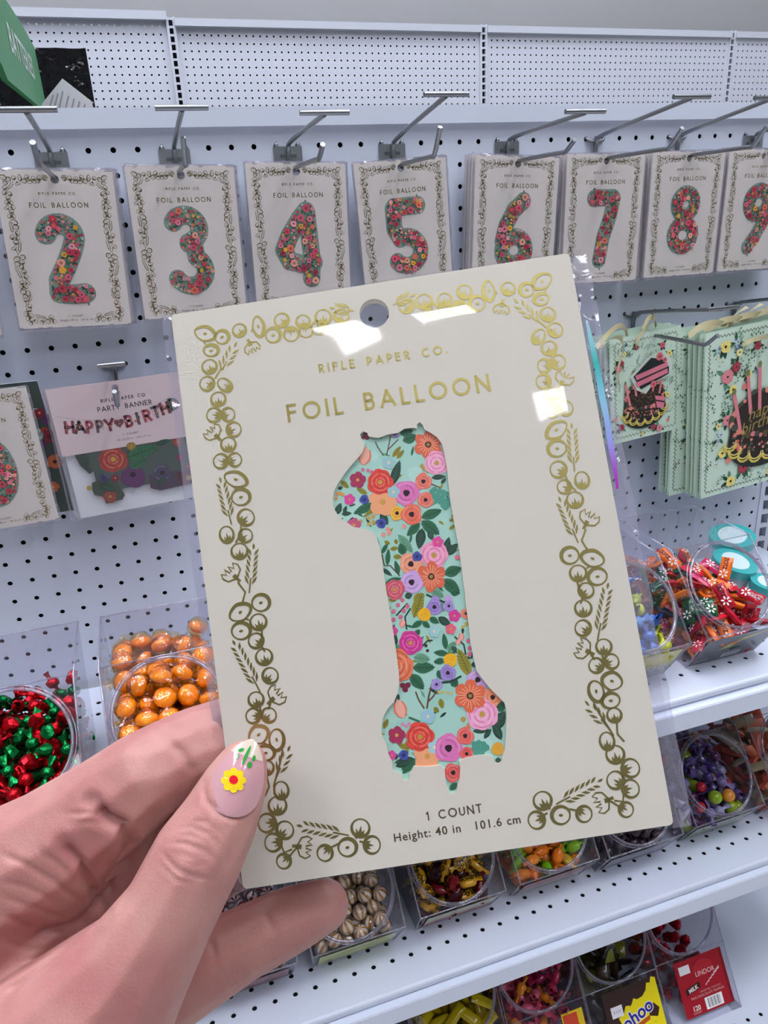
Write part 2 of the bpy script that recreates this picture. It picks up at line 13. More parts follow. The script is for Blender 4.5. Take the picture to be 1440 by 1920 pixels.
NAIL = [[[3.769,-31.806,-7.967],[3.769,-31.806,-7.967],[3.769,-31.806,-7.967],[3.769,-31.806,-7.967],[3.769,-31.806,-7.967],[3.769,-31.806,-7.967],[3.769,-31.806,-7.967],[3.769,-31.806,-7.967],[3.769,-31.806,-7.967],[3.769,-31.806,-7.967],[3.769,-31.806,-7.967],[3.769,-31.806,-7.967],[3.769,-31.806,-7.967]],[[3.72,-31.773,-7.945],[3.729,-31.779,-7.947],[3.738,-31.784,-7.949],[3.746,-31.79,-7.951],[3.755,-31.795,-7.954],[3.763,-31.8,-7.957],[3.772,-31.804,-7.961],[3.781,-31.808,-7.965],[3.789,-31.812,-7.968],[3.798,-31.815,-7.973],[3.807,-31.818,-7.977],[3.815,-31.821,-7.982],[3.824,-31.823,-7.987]],[[3.682,-31.726,-7.922],[3.699,-31.741,-7.923],[3.715,-31.755,-7.925],[3.732,-31.768,-7.928],[3.749,-31.779,-7.932],[3.765,-31.789,-7.937],[3.782,-31.798,-7.943],[3.799,-31.805,-7.951],[3.815,-31.812,-7.959],[3.832,-31.817,-7.969],[3.849,-31.821,-7.98],[3.866,-31.823,-7.992],[3.883,-31.825,-8.005]],[[3.656,-31.673,-7.896],[3.68,-31.698,-7.894],[3.704,-31.721,-7.894],[3.727,-31.741,-7.896],[3.751,-31.759,-7.901],[3.775,-31.775,-7.907],[3.798,-31.788,-7.916],[3.822,-31.798,-7.927],[3.846,-31.806,-7.94],[3.87,-31.811,-7.955],[3.894,-31.814,-7.972],[3.918,-31.815,-7.992],[3.942,-31.813,-8.014]],[[3.645,-31.618,-7.866],[3.675,-31.654,-7.86],[3.704,-31.685,-7.857],[3.733,-31.713,-7.858],[3.762,-31.737,-7.862],[3.791,-31.757,-7.869],[3.82,-31.773,-7.879],[3.849,-31.785,-7.893],[3.878,-31.794,-7.91],[3.908,-31.799,-7.93],[3.938,-31.8,-7.954],[3.968,-31.797,-7.981],[3.998,-31.791,-8.011]],[[3.65,-31.57,-7.828],[3.683,-31.613,-7.819],[3.716,-31.651,-7.814],[3.749,-31.684,-7.814],[3.782,-31.712,-7.817],[3.814,-31.735,-7.824],[3.847,-31.753,-7.836],[3.88,-31.767,-7.851],[3.913,-31.776,-7.871],[3.946,-31.78,-7.895],[3.979,-31.78,-7.923],[4.014,-31.775,-7.955],[4.048,-31.765,-7.992]],[[3.671,-31.532,-7.782],[3.706,-31.578,-7.772],[3.74,-31.619,-7.766],[3.775,-31.655,-7.765],[3.809,-31.685,-7.768],[3.843,-31.71,-7.775],[3.877,-31.729,-7.787],[3.912,-31.743,-7.804],[3.947,-31.752,-7.825],[3.982,-31.756,-7.85],[4.017,-31.755,-7.88],[4.053,-31.748,-7.915],[4.09,-31.737,-7.954]],[[3.704,-31.502,-7.73],[3.739,-31.549,-7.72],[3.774,-31.59,-7.715],[3.808,-31.626,-7.714],[3.842,-31.656,-7.717],[3.876,-31.681,-7.725],[3.911,-31.701,-7.737],[3.945,-31.715,-7.753],[3.98,-31.724,-7.774],[4.016,-31.728,-7.8],[4.051,-31.726,-7.829],[4.088,-31.72,-7.864],[4.125,-31.708,-7.903]],[[3.746,-31.479,-7.676],[3.78,-31.524,-7.667],[3.813,-31.563,-7.663],[3.846,-31.597,-7.663],[3.879,-31.626,-7.666],[3.912,-31.65,-7.674],[3.946,-31.669,-7.686],[3.979,-31.682,-7.702],[4.013,-31.691,-7.722],[4.047,-31.696,-7.746],[4.082,-31.695,-7.774],[4.117,-31.689,-7.807],[4.153,-31.679,-7.843]],[[3.796,-31.464,-7.621],[3.827,-31.503,-7.615],[3.858,-31.538,-7.613],[3.889,-31.569,-7.614],[3.919,-31.595,-7.618],[3.95,-31.616,-7.626],[3.981,-31.634,-7.637],[4.012,-31.647,-7.651],[4.044,-31.656,-7.669],[4.076,-31.66,-7.691],[4.108,-31.661,-7.716],[4.141,-31.657,-7.745],[4.174,-31.649,-7.777]],[[3.851,-31.455,-7.57],[3.879,-31.487,-7.567],[3.906,-31.516,-7.567],[3.933,-31.542,-7.569],[3.96,-31.564,-7.573],[3.988,-31.583,-7.581],[4.015,-31.598,-7.591],[4.043,-31.61,-7.604],[4.071,-31.618,-7.619],[4.1,-31.623,-7.637],[4.128,-31.625,-7.658],[4.157,-31.624,-7.682],[4.187,-31.619,-7.708]],[[3.909,-31.45,-7.526],[3.932,-31.475,-7.525],[3.955,-31.497,-7.526],[3.978,-31.517,-7.529],[4.001,-31.535,-7.534],[4.024,-31.55,-7.541],[4.047,-31.562,-7.55],[4.071,-31.573,-7.56],[4.094,-31.581,-7.573],[4.118,-31.586,-7.587],[4.142,-31.589,-7.603],[4.166,-31.59,-7.622],[4.191,-31.589,-7.642]],[[3.967,-31.449,-7.49],[3.985,-31.466,-7.491],[4.003,-31.482,-7.494],[4.021,-31.496,-7.497],[4.039,-31.509,-7.502],[4.057,-31.52,-7.508],[4.076,-31.53,-7.515],[4.094,-31.538,-7.523],[4.113,-31.545,-7.532],[4.131,-31.55,-7.543],[4.15,-31.554,-7.555],[4.169,-31.557,-7.567],[4.188,-31.558,-7.581]],[[4.021,-31.449,-7.465],[4.034,-31.46,-7.467],[4.047,-31.47,-7.47],[4.06,-31.479,-7.473],[4.073,-31.487,-7.477],[4.086,-31.495,-7.482],[4.099,-31.502,-7.487],[4.112,-31.508,-7.493],[4.126,-31.513,-7.499],[4.139,-31.518,-7.506],[4.152,-31.522,-7.513],[4.166,-31.525,-7.522],[4.18,-31.527,-7.53]],[[4.068,-31.451,-7.45],[4.076,-31.457,-7.452],[4.084,-31.462,-7.455],[4.092,-31.467,-7.457],[4.101,-31.472,-7.46],[4.109,-31.476,-7.463],[4.117,-31.48,-7.466],[4.125,-31.484,-7.47],[4.133,-31.488,-7.474],[4.141,-31.491,-7.477],[4.149,-31.494,-7.482],[4.158,-31.497,-7.486],[4.166,-31.499,-7.49]],[[4.107,-31.455,-7.446],[4.11,-31.457,-7.447],[4.114,-31.459,-7.449],[4.117,-31.461,-7.45],[4.121,-31.463,-7.451],[4.124,-31.465,-7.453],[4.128,-31.467,-7.454],[4.131,-31.468,-7.455],[4.135,-31.47,-7.457],[4.138,-31.471,-7.458],[4.141,-31.473,-7.46],[4.145,-31.474,-7.462],[4.148,-31.476,-7.463]],[[4.131,-31.462,-7.45],[4.131,-31.462,-7.45],[4.131,-31.462,-7.45],[4.131,-31.462,-7.45],[4.131,-31.462,-7.45],[4.131,-31.462,-7.45],[4.131,-31.462,-7.45],[4.131,-31.462,-7.45],[4.131,-31.462,-7.45],[4.131,-31.462,-7.45],[4.131,-31.462,-7.45],[4.131,-31.462,-7.45],[4.131,-31.462,-7.45]]]
NAILART = [["y",[[4.004,-31.697,-7.713],[3.997,-31.705,-7.725],[3.983,-31.711,-7.732],[3.964,-31.713,-7.733],[3.945,-31.71,-7.729],[3.929,-31.703,-7.721],[3.919,-31.693,-7.709],[3.917,-31.682,-7.697],[3.924,-31.675,-7.685],[3.939,-31.671,-7.676],[3.957,-31.671,-7.673],[3.976,-31.675,-7.676],[3.992,-31.681,-7.685],[4.002,-31.689,-7.698]]],["y",[[3.956,-31.735,-7.773],[3.941,-31.738,-7.776],[3.923,-31.736,-7.773],[3.907,-31.729,-7.764],[3.896,-31.718,-7.751],[3.892,-31.707,-7.736],[3.895,-31.697,-7.723],[3.906,-31.692,-7.712],[3.921,-31.691,-7.707],[3.938,-31.695,-7.709],[3.954,-31.703,-7.717],[3.965,-31.712,-7.732],[3.97,-31.721,-7.748],[3.966,-31.729,-7.763]]],["y",[[3.869,-31.737,-7.787],[3.854,-31.73,-7.782],[3.844,-31.719,-7.773],[3.84,-31.706,-7.759],[3.843,-31.695,-7.744],[3.853,-31.688,-7.731],[3.868,-31.686,-7.721],[3.884,-31.69,-7.718],[3.899,-31.698,-7.722],[3.909,-31.708,-7.732],[3.913,-31.719,-7.747],[3.91,-31.729,-7.763],[3.9,-31.736,-7.777],[3.885,-31.739,-7.785]]],["y",[[3.795,-31.683,-7.764],[3.789,-31.669,-7.755],[3.792,-31.657,-7.742],[3.802,-31.651,-7.728],[3.818,-31.65,-7.716],[3.836,-31.655,-7.708],[3.853,-31.665,-7.707],[3.865,-31.676,-7.712],[3.871,-31.688,-7.722],[3.868,-31.699,-7.736],[3.858,-31.706,-7.749],[3.842,-31.708,-7.76],[3.824,-31.704,-7.766],[3.807,-31.695,-7.768]]],["y",[[3.775,-31.605,-7.714],[3.782,-31.597,-7.702],[3.796,-31.597,-7.69],[3.814,-31.604,-7.681],[3.833,-31.617,-7.677],[3.849,-31.632,-7.679],[3.859,-31.647,-7.686],[3.86,-31.659,-7.697],[3.854,-31.667,-7.709],[3.84,-31.669,-7.719],[3.821,-31.664,-7.727],[3.802,-31.653,-7.73],[3.786,-31.637,-7.729],[3.777,-31.619,-7.723]]],["y",[[3.823,-31.57,-7.65],[3.838,-31.574,-7.641],[3.855,-31.585,-7.637],[3.871,-31.601,-7.639],[3.882,-31.618,-7.647],[3.886,-31.634,-7.658],[3.883,-31.645,-7.671],[3.872,-31.65,-7.682],[3.857,-31.649,-7.689],[3.84,-31.639,-7.691],[3.824,-31.624,-7.689],[3.813,-31.605,-7.683],[3.809,-31.587,-7.673],[3.812,-31.575,-7.662]]],["y",[[3.909,-31.596,-7.613],[3.924,-31.606,-7.615],[3.934,-31.62,-7.623],[3.938,-31.634,-7.635],[3.935,-31.646,-7.65],[3.925,-31.655,-7.662],[3.91,-31.658,-7.671],[3.894,-31.654,-7.674],[3.879,-31.644,-7.672],[3.869,-31.63,-7.665],[3.865,-31.614,-7.653],[3.869,-31.601,-7.64],[3.878,-31.592,-7.627],[3.893,-31.591,-7.617]]],["y",[[3.984,-31.648,-7.639],[3.99,-31.658,-7.652],[3.987,-31.668,-7.665],[3.977,-31.676,-7.678],[3.961,-31.682,-7.686],[3.942,-31.682,-7.69],[3.925,-31.677,-7.688],[3.913,-31.667,-7.681],[3.907,-31.656,-7.67],[3.91,-31.644,-7.657],[3.92,-31.636,-7.645],[3.936,-31.633,-7.635],[3.954,-31.634,-7.63],[3.972,-31.639,-7.632]]],["y",[[3.956,-31.692,-7.701],[3.944,-31.707,-7.724],[3.921,-31.716,-7.74],[3.892,-31.716,-7.747],[3.863,-31.706,-7.746],[3.838,-31.686,-7.737],[3.824,-31.662,-7.722],[3.823,-31.639,-7.702],[3.834,-31.623,-7.68],[3.857,-31.618,-7.661],[3.886,-31.623,-7.648],[3.915,-31.637,-7.647],[3.94,-31.655,-7.657],[3.954,-31.675,-7.677]]],["r",[[3.93,-31.686,-7.692],[3.923,-31.695,-7.706],[3.909,-31.7,-7.716],[3.892,-31.699,-7.721],[3.874,-31.692,-7.72],[3.859,-31.681,-7.715],[3.85,-31.666,-7.705],[3.849,-31.653,-7.693],[3.856,-31.643,-7.68],[3.87,-31.64,-7.668],[3.888,-31.642,-7.661],[3.906,-31.65,-7.66],[3.92,-31.662,-7.666],[3.929,-31.674,-7.678]]],["g",[[4.035,-31.514,-7.498],[4.032,-31.519,-7.502],[4.025,-31.523,-7.507],[4.013,-31.523,-7.511],[4.0,-31.52,-7.513],[3.988,-31.515,-7.514],[3.98,-31.508,-7.512],[3.976,-31.501,-7.509],[3.979,-31.496,-7.504],[3.986,-31.493,-7.499],[3.998,-31.494,-7.495],[4.011,-31.497,-7.492],[4.023,-31.502,-7.492],[4.031,-31.508,-7.494]]],["g",[[3.979,-31.54,-7.536],[3.978,-31.546,-7.542],[3.972,-31.551,-7.548],[3.961,-31.553,-7.554],[3.949,-31.551,-7.558],[3.936,-31.546,-7.56],[3.927,-31.539,-7.56],[3.922,-31.531,-7.557],[3.923,-31.525,-7.552],[3.93,-31.52,-7.546],[3.94,-31.519,-7.54],[3.953,-31.522,-7.535],[3.965,-31.527,-7.532],[3.974,-31.533,-7.533]]],["g",[[4.078,-31.626,-7.618],[4.07,-31.633,-7.626],[4.06,-31.638,-7.631],[4.049,-31.64,-7.631],[4.04,-31.637,-7.627],[4.035,-31.632,-7.619],[4.034,-31.624,-7.609],[4.038,-31.616,-7.598],[4.046,-31.609,-7.59],[4.056,-31.605,-7.585],[4.067,-31.603,-7.585],[4.076,-31.606,-7.589],[4.081,-31.611,-7.597],[4.082,-31.618,-7.608]]],["g",[[4.121,-31.591,-7.582],[4.113,-31.598,-7.589],[4.104,-31.603,-7.593],[4.096,-31.605,-7.593],[4.09,-31.604,-7.589],[4.088,-31.599,-7.583],[4.089,-31.593,-7.574],[4.095,-31.585,-7.566],[4.102,-31.578,-7.559],[4.111,-31.573,-7.555],[4.119,-31.572,-7.554],[4.125,-31.573,-7.558],[4.128,-31.577,-7.565],[4.126,-31.584,-7.573]]],["g",[[4.057,-31.568,-7.544],[4.031,-31.589,-7.568],[4.008,-31.604,-7.587],[3.992,-31.61,-7.596],[3.986,-31.606,-7.593],[3.993,-31.594,-7.58],[4.009,-31.575,-7.558],[4.033,-31.553,-7.532],[4.059,-31.532,-7.508],[4.082,-31.515,-7.49],[4.098,-31.508,-7.482],[4.103,-31.511,-7.484],[4.097,-31.524,-7.498],[4.08,-31.545,-7.519]]]]
BIGBAG = [["ane","#F2E07A",1.36,-0.8,0.242],["ane","#F0E69A",2.36,-1.19,0.15],["pk","#E88A94",1.73,-2.5,0.288],["red","#A83244",2.25,-1.99,0.207],["ane","#F2E07A",2.2,-3.27,0.184],["petal","#E87C78",3.02,-3.17,0.15],["ane","#EEE28E",3.19,-2.51,0.161],["pk","#E88A94",2.04,-5.03,0.219],["ane","#F0E29A",1.47,-5.31,0.127],["ane","#F2E07A",1.97,-6.98,0.207],["petal","#EC8A80",2.74,-7.04,0.161],["petal","#EC8A80",2.47,-7.5,0.15],["red","#A83244",3.61,-8.08,0.265],["ane","#F2E07A",2.8,-8.83,0.23],["ane","#EEE28E",5.55,-8.63,0.138],["blu","#7A86B8",0.94,-0.97,0.15],["blu","#7A86B8",2.15,-0.69,0.207],["blu","#7A86B8",1.61,-6.0,0.184],["red","#A83244",3.55,-0.94,0.173],["blu","#7A86B8",3.75,-2.53,0.15],["ane","#F2E07A",6.9,-1.34,0.23],["pk","#E88A94",7.47,-3.33,0.288],["red","#A83244",6.63,-2.46,0.207],["ane","#F2E07A",8.13,-7.82,0.207],["petal","#EC8A80",7.6,-8.25,0.161],["red","#A83244",6.84,-8.57,0.253],["ane","#F2E07A",8.37,-9.67,0.219]]
SMALLBAG = [["blu","#7A86B8",0.9,-0.48,0.108],["ane","#EEE28E",0.97,-0.84,0.084],["red","#A83244",1.71,-0.55,0.096],["pk","#E05068",3.38,-0.57,0.12],["ane","#F2E07A",3.87,-1.06,0.12],["petal","#E87C78",3.68,-1.33,0.072],["pk","#E88A94",0.65,-1.61,0.156],["red","#A83244",0.8,-1.33,0.12],["ane","#F2E07A",0.36,-2.31,0.108],["pk","#E88A94",0.39,-3.09,0.108],["ane","#F2E07A",3.98,-3.4,0.108],["petal","#E87C78",3.8,-4.39,0.096],["petal","#E87C78",4.17,-4.9,0.084],["ane","#F2E07A",3.26,-4.75,0.12],["red","#A83244",3.21,-5.21,0.12],["pk","#E88A94",3.62,-5.31,0.144],["petal","#EC8A80",0.64,-4.45,0.108],["red","#A83244",1.07,-4.97,0.144],["ane","#F2E07A",0.53,-5.4,0.12],["ane","#EEE28E",2.52,-5.51,0.072],["petal","#EC8A80",2.84,-5.04,0.072]]
CAM = [1433.43921,0.36254,-0.31593,-0.10476,3.67427,-37.69354,-2.71636,0.0,18.84395,-13.64676]
RM = [[0.945717,-0.321935,-0.044459],[-0.156702,-0.331866,-0.93022],[0.284716,0.886692,-0.364299]]
RC = [[0.956614,0.288453,0.041033],[-0.273762,0.841687,0.465421],[0.099715,-0.456461,0.884138]]

# ------------------------------------------------------------ camera
def W(x, y, z): return Vector((x * S, y * S, (z + Z0) * S))
cd = bpy.data.cameras.new('camera'); co = bpy.data.objects.new('camera', cd); C.objects.link(co)
Rw = Matrix((RM[0], [-a for a in RM[1]], [-a for a in RM[2]])).transposed()
co.matrix_world = Matrix.Translation(W(*CAM[4:7])) @ Rw.to_4x4()
cd.sensor_fit = 'VERTICAL'; cd.sensor_height = 24; cd.lens = CAM[0] / 1920 * 24
cd.shift_x = -CAM[8] / 1920; cd.shift_y = CAM[9] / 1920
cd.clip_start = 0.01; cd.clip_end = 60
scene.camera = co
# ------------------------------------------------------------ light
scene.view_settings.view_transform = 'Standard'; scene.view_settings.look = 'None'
scene.view_settings.gamma = 1.0; scene.view_settings.use_curve_mapping = False
scene.view_settings.exposure = 0.08
wd = bpy.data.worlds.new('world'); scene.world = wd; wd.use_nodes = True
wd.node_tree.nodes['Background'].inputs[0].default_value = (0.80, 0.86, 1.0, 1)
wd.node_tree.nodes['Background'].inputs[1].default_value = 0.42
LAMP = 17.0
CEIL = 128.0
TROFFERS = [(-47, -143, 8, 17), (-24, -146, 17, 13), (-3, -196, 12, 13), (56, -150, 24, 48), (56, -60, 24, 48), (-88, -40, 24, 48), (6, -48, 24, 48), (-40, 0, 24, 30), (110, -100, 24, 48),  # first three lamps sized and placed to shape the glare on the sleeve
            (-120, -60, 24, 48), (6, 40, 24, 48), (-50, 40, 24, 48), (62, 40, 24, 48), (110, 20, 24, 48)]  # lights beyond the near gondola added to light the far wall
# ------------------------------------------------------------ materials
def lin(h):
    if isinstance(h, str):
        h = h.lstrip('#'); c = [int(h[i:i+2], 16) / 255 for i in (0, 2, 4)]
    else: c = h
    return tuple(v / 12.92 if v <= .04045 else ((v + .055) / 1.055) ** 2.4 for v in c) + (1.0,)
MATS = {}
def mat(name, col='#ffffff', rough=.5, metal=0., emit=0., ior=1.45, coat=0., bump=0., bscale=40., noise=0., nscale=20., sss=0., attr=False, spec=None):
    if name in MATS: return MATS[name]
    m = bpy.data.materials.new(name); m.use_nodes = True; nt = m.node_tree; p = nt.nodes['Principled BSDF']
    p.inputs['Base Color'].default_value = lin(col); p.inputs['Roughness'].default_value = rough; p.inputs['Metallic'].default_value = metal
    p.inputs['IOR'].default_value = ior; p.inputs['Coat Weight'].default_value = coat; p.inputs['Coat Roughness'].default_value = .06
    if spec is not None: p.inputs['Specular IOR Level'].default_value = spec
    if emit: p.inputs['Emission Color'].default_value = lin(col); p.inputs['Emission Strength'].default_value = emit
    if sss:
        p.inputs['Subsurface Weight'].default_value = sss; p.inputs['Subsurface Radius'].default_value = (1, .35, .2); p.inputs['Subsurface Scale'].default_value = .004
    if attr:
        a = nt.nodes.new('ShaderNodeAttribute'); a.attribute_name = 'Col'; nt.links.new(a.outputs['Color'], p.inputs['Base Color'])
    tc = nt.nodes.new('ShaderNodeTexCoord')
    if noise:
        n = nt.nodes.new('ShaderNodeTexNoise'); n.inputs['Scale'].default_value = nscale; n.inputs['Detail'].default_value = 4
        nt.links.new(tc.outputs['Object'], n.inputs['Vector'])
        mx = nt.nodes.new('ShaderNodeMix'); mx.data_type = 'RGBA'; mx.blend_type = 'MULTIPLY'; mx.inputs[0].default_value = 1
        r = nt.nodes.new('ShaderNodeMapRange'); r.inputs['From Min'].default_value = .3; r.inputs['From Max'].default_value = .7
        r.inputs['To Min'].default_value = 1 - noise; r.inputs['To Max'].default_value = 1
        nt.links.new(n.outputs['Fac'], r.inputs['Value']); nt.links.new(r.outputs['Result'], mx.inputs[7]); mx.inputs[6].default_value = lin(col)
        nt.links.new(mx.outputs[2], p.inputs['Base Color'])
    if bump:
        n = nt.nodes.new('ShaderNodeTexNoise'); n.inputs['Scale'].default_value = bscale; n.inputs['Detail'].default_value = 3
        nt.links.new(tc.outputs['Object'], n.inputs['Vector'])
        b = nt.nodes.new('ShaderNodeBump'); b.inputs['Strength'].default_value = bump; b.inputs['Distance'].default_value = .001
        nt.links.new(n.outputs['Fac'], b.inputs['Height']); nt.links.new(b.outputs['Normal'], p.inputs['Normal'])
    MATS[name] = m; return m
def film(name, tint=(.97, .97, .98), ior=1.5, rough=.05, haze=.03, hazecol='#c8c4d8', bump=0., bscale=30., boost=1.):
    m = bpy.data.materials.new(name); m.use_nodes = True; nt = m.node_tree; nt.nodes.clear()
    o = nt.nodes.new('ShaderNodeOutputMaterial'); t = nt.nodes.new('ShaderNodeBsdfTransparent'); t.inputs[0].default_value = (*tint, 1)
    g = nt.nodes.new('ShaderNodeBsdfGlossy'); g.inputs['Roughness'].default_value = rough
    d = nt.nodes.new('ShaderNodeBsdfDiffuse'); d.inputs[0].default_value = lin(hazecol)
    f = nt.nodes.new('ShaderNodeFresnel'); ge = nt.nodes.new('ShaderNodeNewGeometry'); mi = nt.nodes.new('ShaderNodeMapRange'); mi.inputs['To Min'].default_value = ior; mi.inputs['To Max'].default_value = 1 / ior
    nt.links.new(ge.outputs['Backfacing'], mi.inputs['Value']); nt.links.new(mi.outputs[0], f.inputs[0])      # a thin sheet mirrors alike from both sides
    mu = nt.nodes.new('ShaderNodeMath'); mu.operation = 'MULTIPLY'; mu.inputs[1].default_value = boost; mu.use_clamp = True
    m1 = nt.nodes.new('ShaderNodeMixShader'); m2 = nt.nodes.new('ShaderNodeMixShader'); m1.inputs[0].default_value = haze
    nt.links.new(t.outputs[0], m1.inputs[1]); nt.links.new(d.outputs[0], m1.inputs[2])
    nt.links.new(f.outputs[0], mu.inputs[0]); nt.links.new(mu.outputs[0], m2.inputs[0]); nt.links.new(m1.outputs[0], m2.inputs[1]); nt.links.new(g.outputs[0], m2.inputs[2])
    nt.links.new(m2.outputs[0], o.inputs[0])
    if bump:
        tc = nt.nodes.new('ShaderNodeTexCoord'); n = nt.nodes.new('ShaderNodeTexNoise'); n.inputs['Scale'].default_value = bscale; n.inputs['Detail'].default_value = 2; n.inputs['Distortion'].default_value = .6
        b = nt.nodes.new('ShaderNodeBump'); b.inputs['Strength'].default_value = bump; b.inputs['Distance'].default_value = .001
        nt.links.new(tc.outputs['Object'], n.inputs['Vector']); nt.links.new(n.outputs['Fac'], b.inputs['Height'])
        nt.links.new(b.outputs['Normal'], g.inputs['Normal']); nt.links.new(b.outputs['Normal'], f.inputs['Normal'])
    return m
WHITE = mat('painted_steel_white', '#d2daea', .42, noise=.03, nscale=6)
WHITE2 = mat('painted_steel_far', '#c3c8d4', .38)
DARK = mat('cavity_shade', '#07080c', .9)  # flat near-black standing in for the shade behind holes and slots
CHROME = mat('zinc_wire', '#8f9398', .28, 1.0)
PLATE = mat('zinc_plate', '#b9bfc4', .3, 1.0, bump=.3, bscale=60)
CARD = mat('card_stock', '#d8d2c3', .5, noise=.02, nscale=60)
CARDW = mat('card_stock_pale', '#dcd6d0', .5)
EDGE = mat('card_edge', '#e9e4d2', .6)
GOLD = mat('gold_foil', '#c9ba6c', .34, 1.0)
GOLDW = mat('gold_foil_dark', '#9a8c5c', .30, .9)
INK = mat('dark_bronze_ink', '#5d5238', .4, .4)
BLACK = mat('black_ink', '#1c1a1a', .5)
ART = mat('printed_art', '#ffffff', .38, attr=True)
FILM = film('cellophane', rough=.035, haze=.012, bump=.25, bscale=18)
FILMH = film('cellophane_held', rough=.03, haze=.012, bump=.38, bscale=11, boost=1.15)
FEDGE = film('cellophane_seam', tint=(.86, .86, .9), rough=.08, haze=.22, bump=.8, bscale=120, boost=2.0)
JAR = film('clear_plastic_tub', tint=(.94, .935, .96), ior=1.45, rough=.04, haze=.02, bump=.1, bscale=8)
RIM = film('tub_rim_plastic', tint=(.82, .81, .87), ior=1.6, rough=.06, haze=.16, boost=1.6)
WRAP = film('candy_wrapper_clear', tint=(.97, .96, .94), rough=.12, haze=.04, bump=1.0, bscale=150, boost=2.2)
# ------------------------------------------------------------ mesh builder (inches in, metres out)
class MB:
    def __init__(s): s.v = []; s.f = []; s.c = []; s.hascol = False; s.sm = []
    def add(s, vs, fs, col=None, smooth=False):
        o = len(s.v); s.v += [tuple(v) for v in vs]
        for f in fs: s.f.append(tuple(i + o for i in f)); s.c.append(col); s.sm.append(smooth)
        if col is not None: s.hascol = True
        return s
    def box(s, x0, x1, y0, y1, z0, z1, col=None):
        vs = [(x, y, z) for x in (x0, x1) for y in (y0, y1) for z in (z0, z1)]
        return s.add(vs, [(0, 1, 3, 2), (4, 6, 7, 5), (0, 4, 5, 1), (2, 3, 7, 6), (0, 2, 6, 4), (1, 5, 7, 3)], col)
    def tube(s, path, r, n=10, caps=True, col=None):
        P = [Vector(p) for p in path]; rs = r if isinstance(r, (list, tuple)) else [r] * len(P)
        vs = []; up = None
        for i, p in enumerate(P):
            t = (P[min(i + 1, len(P) - 1)] - P[max(i - 1, 0)]).normalized()
            if up is None: up = Vector((0, 0, 1)) if abs(t.z) < .9 else Vector((1, 0, 0))
            a = t.cross(up).normalized(); b = a.cross(t).normalized(); up = b
            for k in range(n):
                an = 2 * math.pi * k / n; vs.append(p + (a * math.cos(an) + b * math.sin(an)) * rs[i])
        fs = [(i * n + k, i * n + (k + 1) % n, (i + 1) * n + (k + 1) % n, (i + 1) * n + k) for i in range(len(P) - 1) for k in range(n)]
        s.add(vs, fs, col, True)
        if caps: s.add(vs[:n], [tuple(range(n))[::-1]], col); s.add(vs[-n:], [tuple(range(n))], col)
        return s
    def disc(s, c, r, ax=(0, -1, 0), n=16, col=None, r2=None, rot=0):
        ax = Vector(ax).normalized(); a = ax.orthogonal().normalized() if abs(ax.y) < .9 else Vector((1, 0, 0)); b = a.cross(ax).normalized() * -1
        c = Vector(c); r2 = r2 or r; ca, sa = math.cos(rot), math.sin(rot)
        vs = []
        for k in range(n):
            an = 2 * math.pi * k / n; x, y = r * math.cos(an), r2 * math.sin(an); vs.append(c + a * (x * ca - y * sa) + b * (x * sa + y * ca))
        return s.add(vs, [tuple(range(n))], col)
    def cyl(s, c, r, h, n=24, col=None, z=True):
        return s.tube([c, (c[0], c[1], c[2] + h)], r, n, True, col)
    def ribbon(s, pts, w, y=0., col=None, closed=False, h=0.004):
        """flat stroke in the xz plane facing -y, raised by h"""
        n = len(pts); ws = w if isinstance(w, (list, tuple)) else [w] * n; L = []; R_ = []
        for i in range(n):
            if closed: a, b = pts[(i - 1) % n], pts[(i + 1) % n]
            else: a, b = pts[max(i - 1, 0)], pts[min(i + 1, n - 1)]
            dx, dz = b[0] - a[0], b[1] - a[1]; l = math.hypot(dx, dz) or 1; nx, nz = -dz / l, dx / l
            L.append((pts[i][0] + nx * ws[i] / 2, y - h, pts[i][1] + nz * ws[i] / 2)); R_.append((pts[i][0] - nx * ws[i] / 2, y - h, pts[i][1] - nz * ws[i] / 2))
        m = n if closed else n - 1
        return s.add(L + R_, [(i, (i + 1) % n, n + (i + 1) % n, n + i) for i in range(m)], col)
    def poly(s, pts, y=0., col=None):
        return s.add([(p[0], y, p[1]) for p in pts], [tuple(range(len(pts)))], col)
    def mesh(s, name, mt, smooth=None):
        me = bpy.data.meshes.new(name); me.from_pydata([(a * S, b * S, c * S) for a, b, c in s.v], [], s.f)
        if s.hascol:
            ca = me.color_attributes.new('Col', 'FLOAT_COLOR', 'CORNER'); i = 0; buf = []
            for f, c in zip(s.f, s.c): buf += list(lin(c or '#ffffff')) * len(f)
            ca.data.foreach_set('color', buf)
        for m in (mt if isinstance(mt, (list, tuple)) else [mt]): me.materials.append(m)
        me.polygons.foreach_set('use_smooth', [bool(x) if smooth is None else smooth for x in s.sm]); me.update(); return me
    def build(s, name, mt, parent=None, smooth=None, **k): return link(name, s.mesh(name, mt, smooth), parent, **k)
def tag(o, label=None, cat=None, group=None, kind=None):
    if label: o['label'] = label
    if cat: o['category'] = cat
    if group: o['group'] = group
    if kind: o['kind'] = kind
    return o
def link(name, data, parent=None, **k):
    o = bpy.data.objects.new(name, data); C.objects.link(o)
    if parent: o.parent = parent
    else: o.location = (0, 0, Z0 * S)
    return tag(o, **k) if k else o
def empty(name, x, y, z, label=None, cat=None, group=None, kind=None):
    o = bpy.data.objects.new(name, None); C.objects.link(o); o.location = W(x, y, z); o.empty_display_size = .01
    return tag(o, label, cat, group, kind)
def copy_tree(o, parent=None):
    c = o.copy(); C.objects.link(c)
    if parent: c.parent = parent
    for ch in o.children: copy_tree(ch, c)
    return c
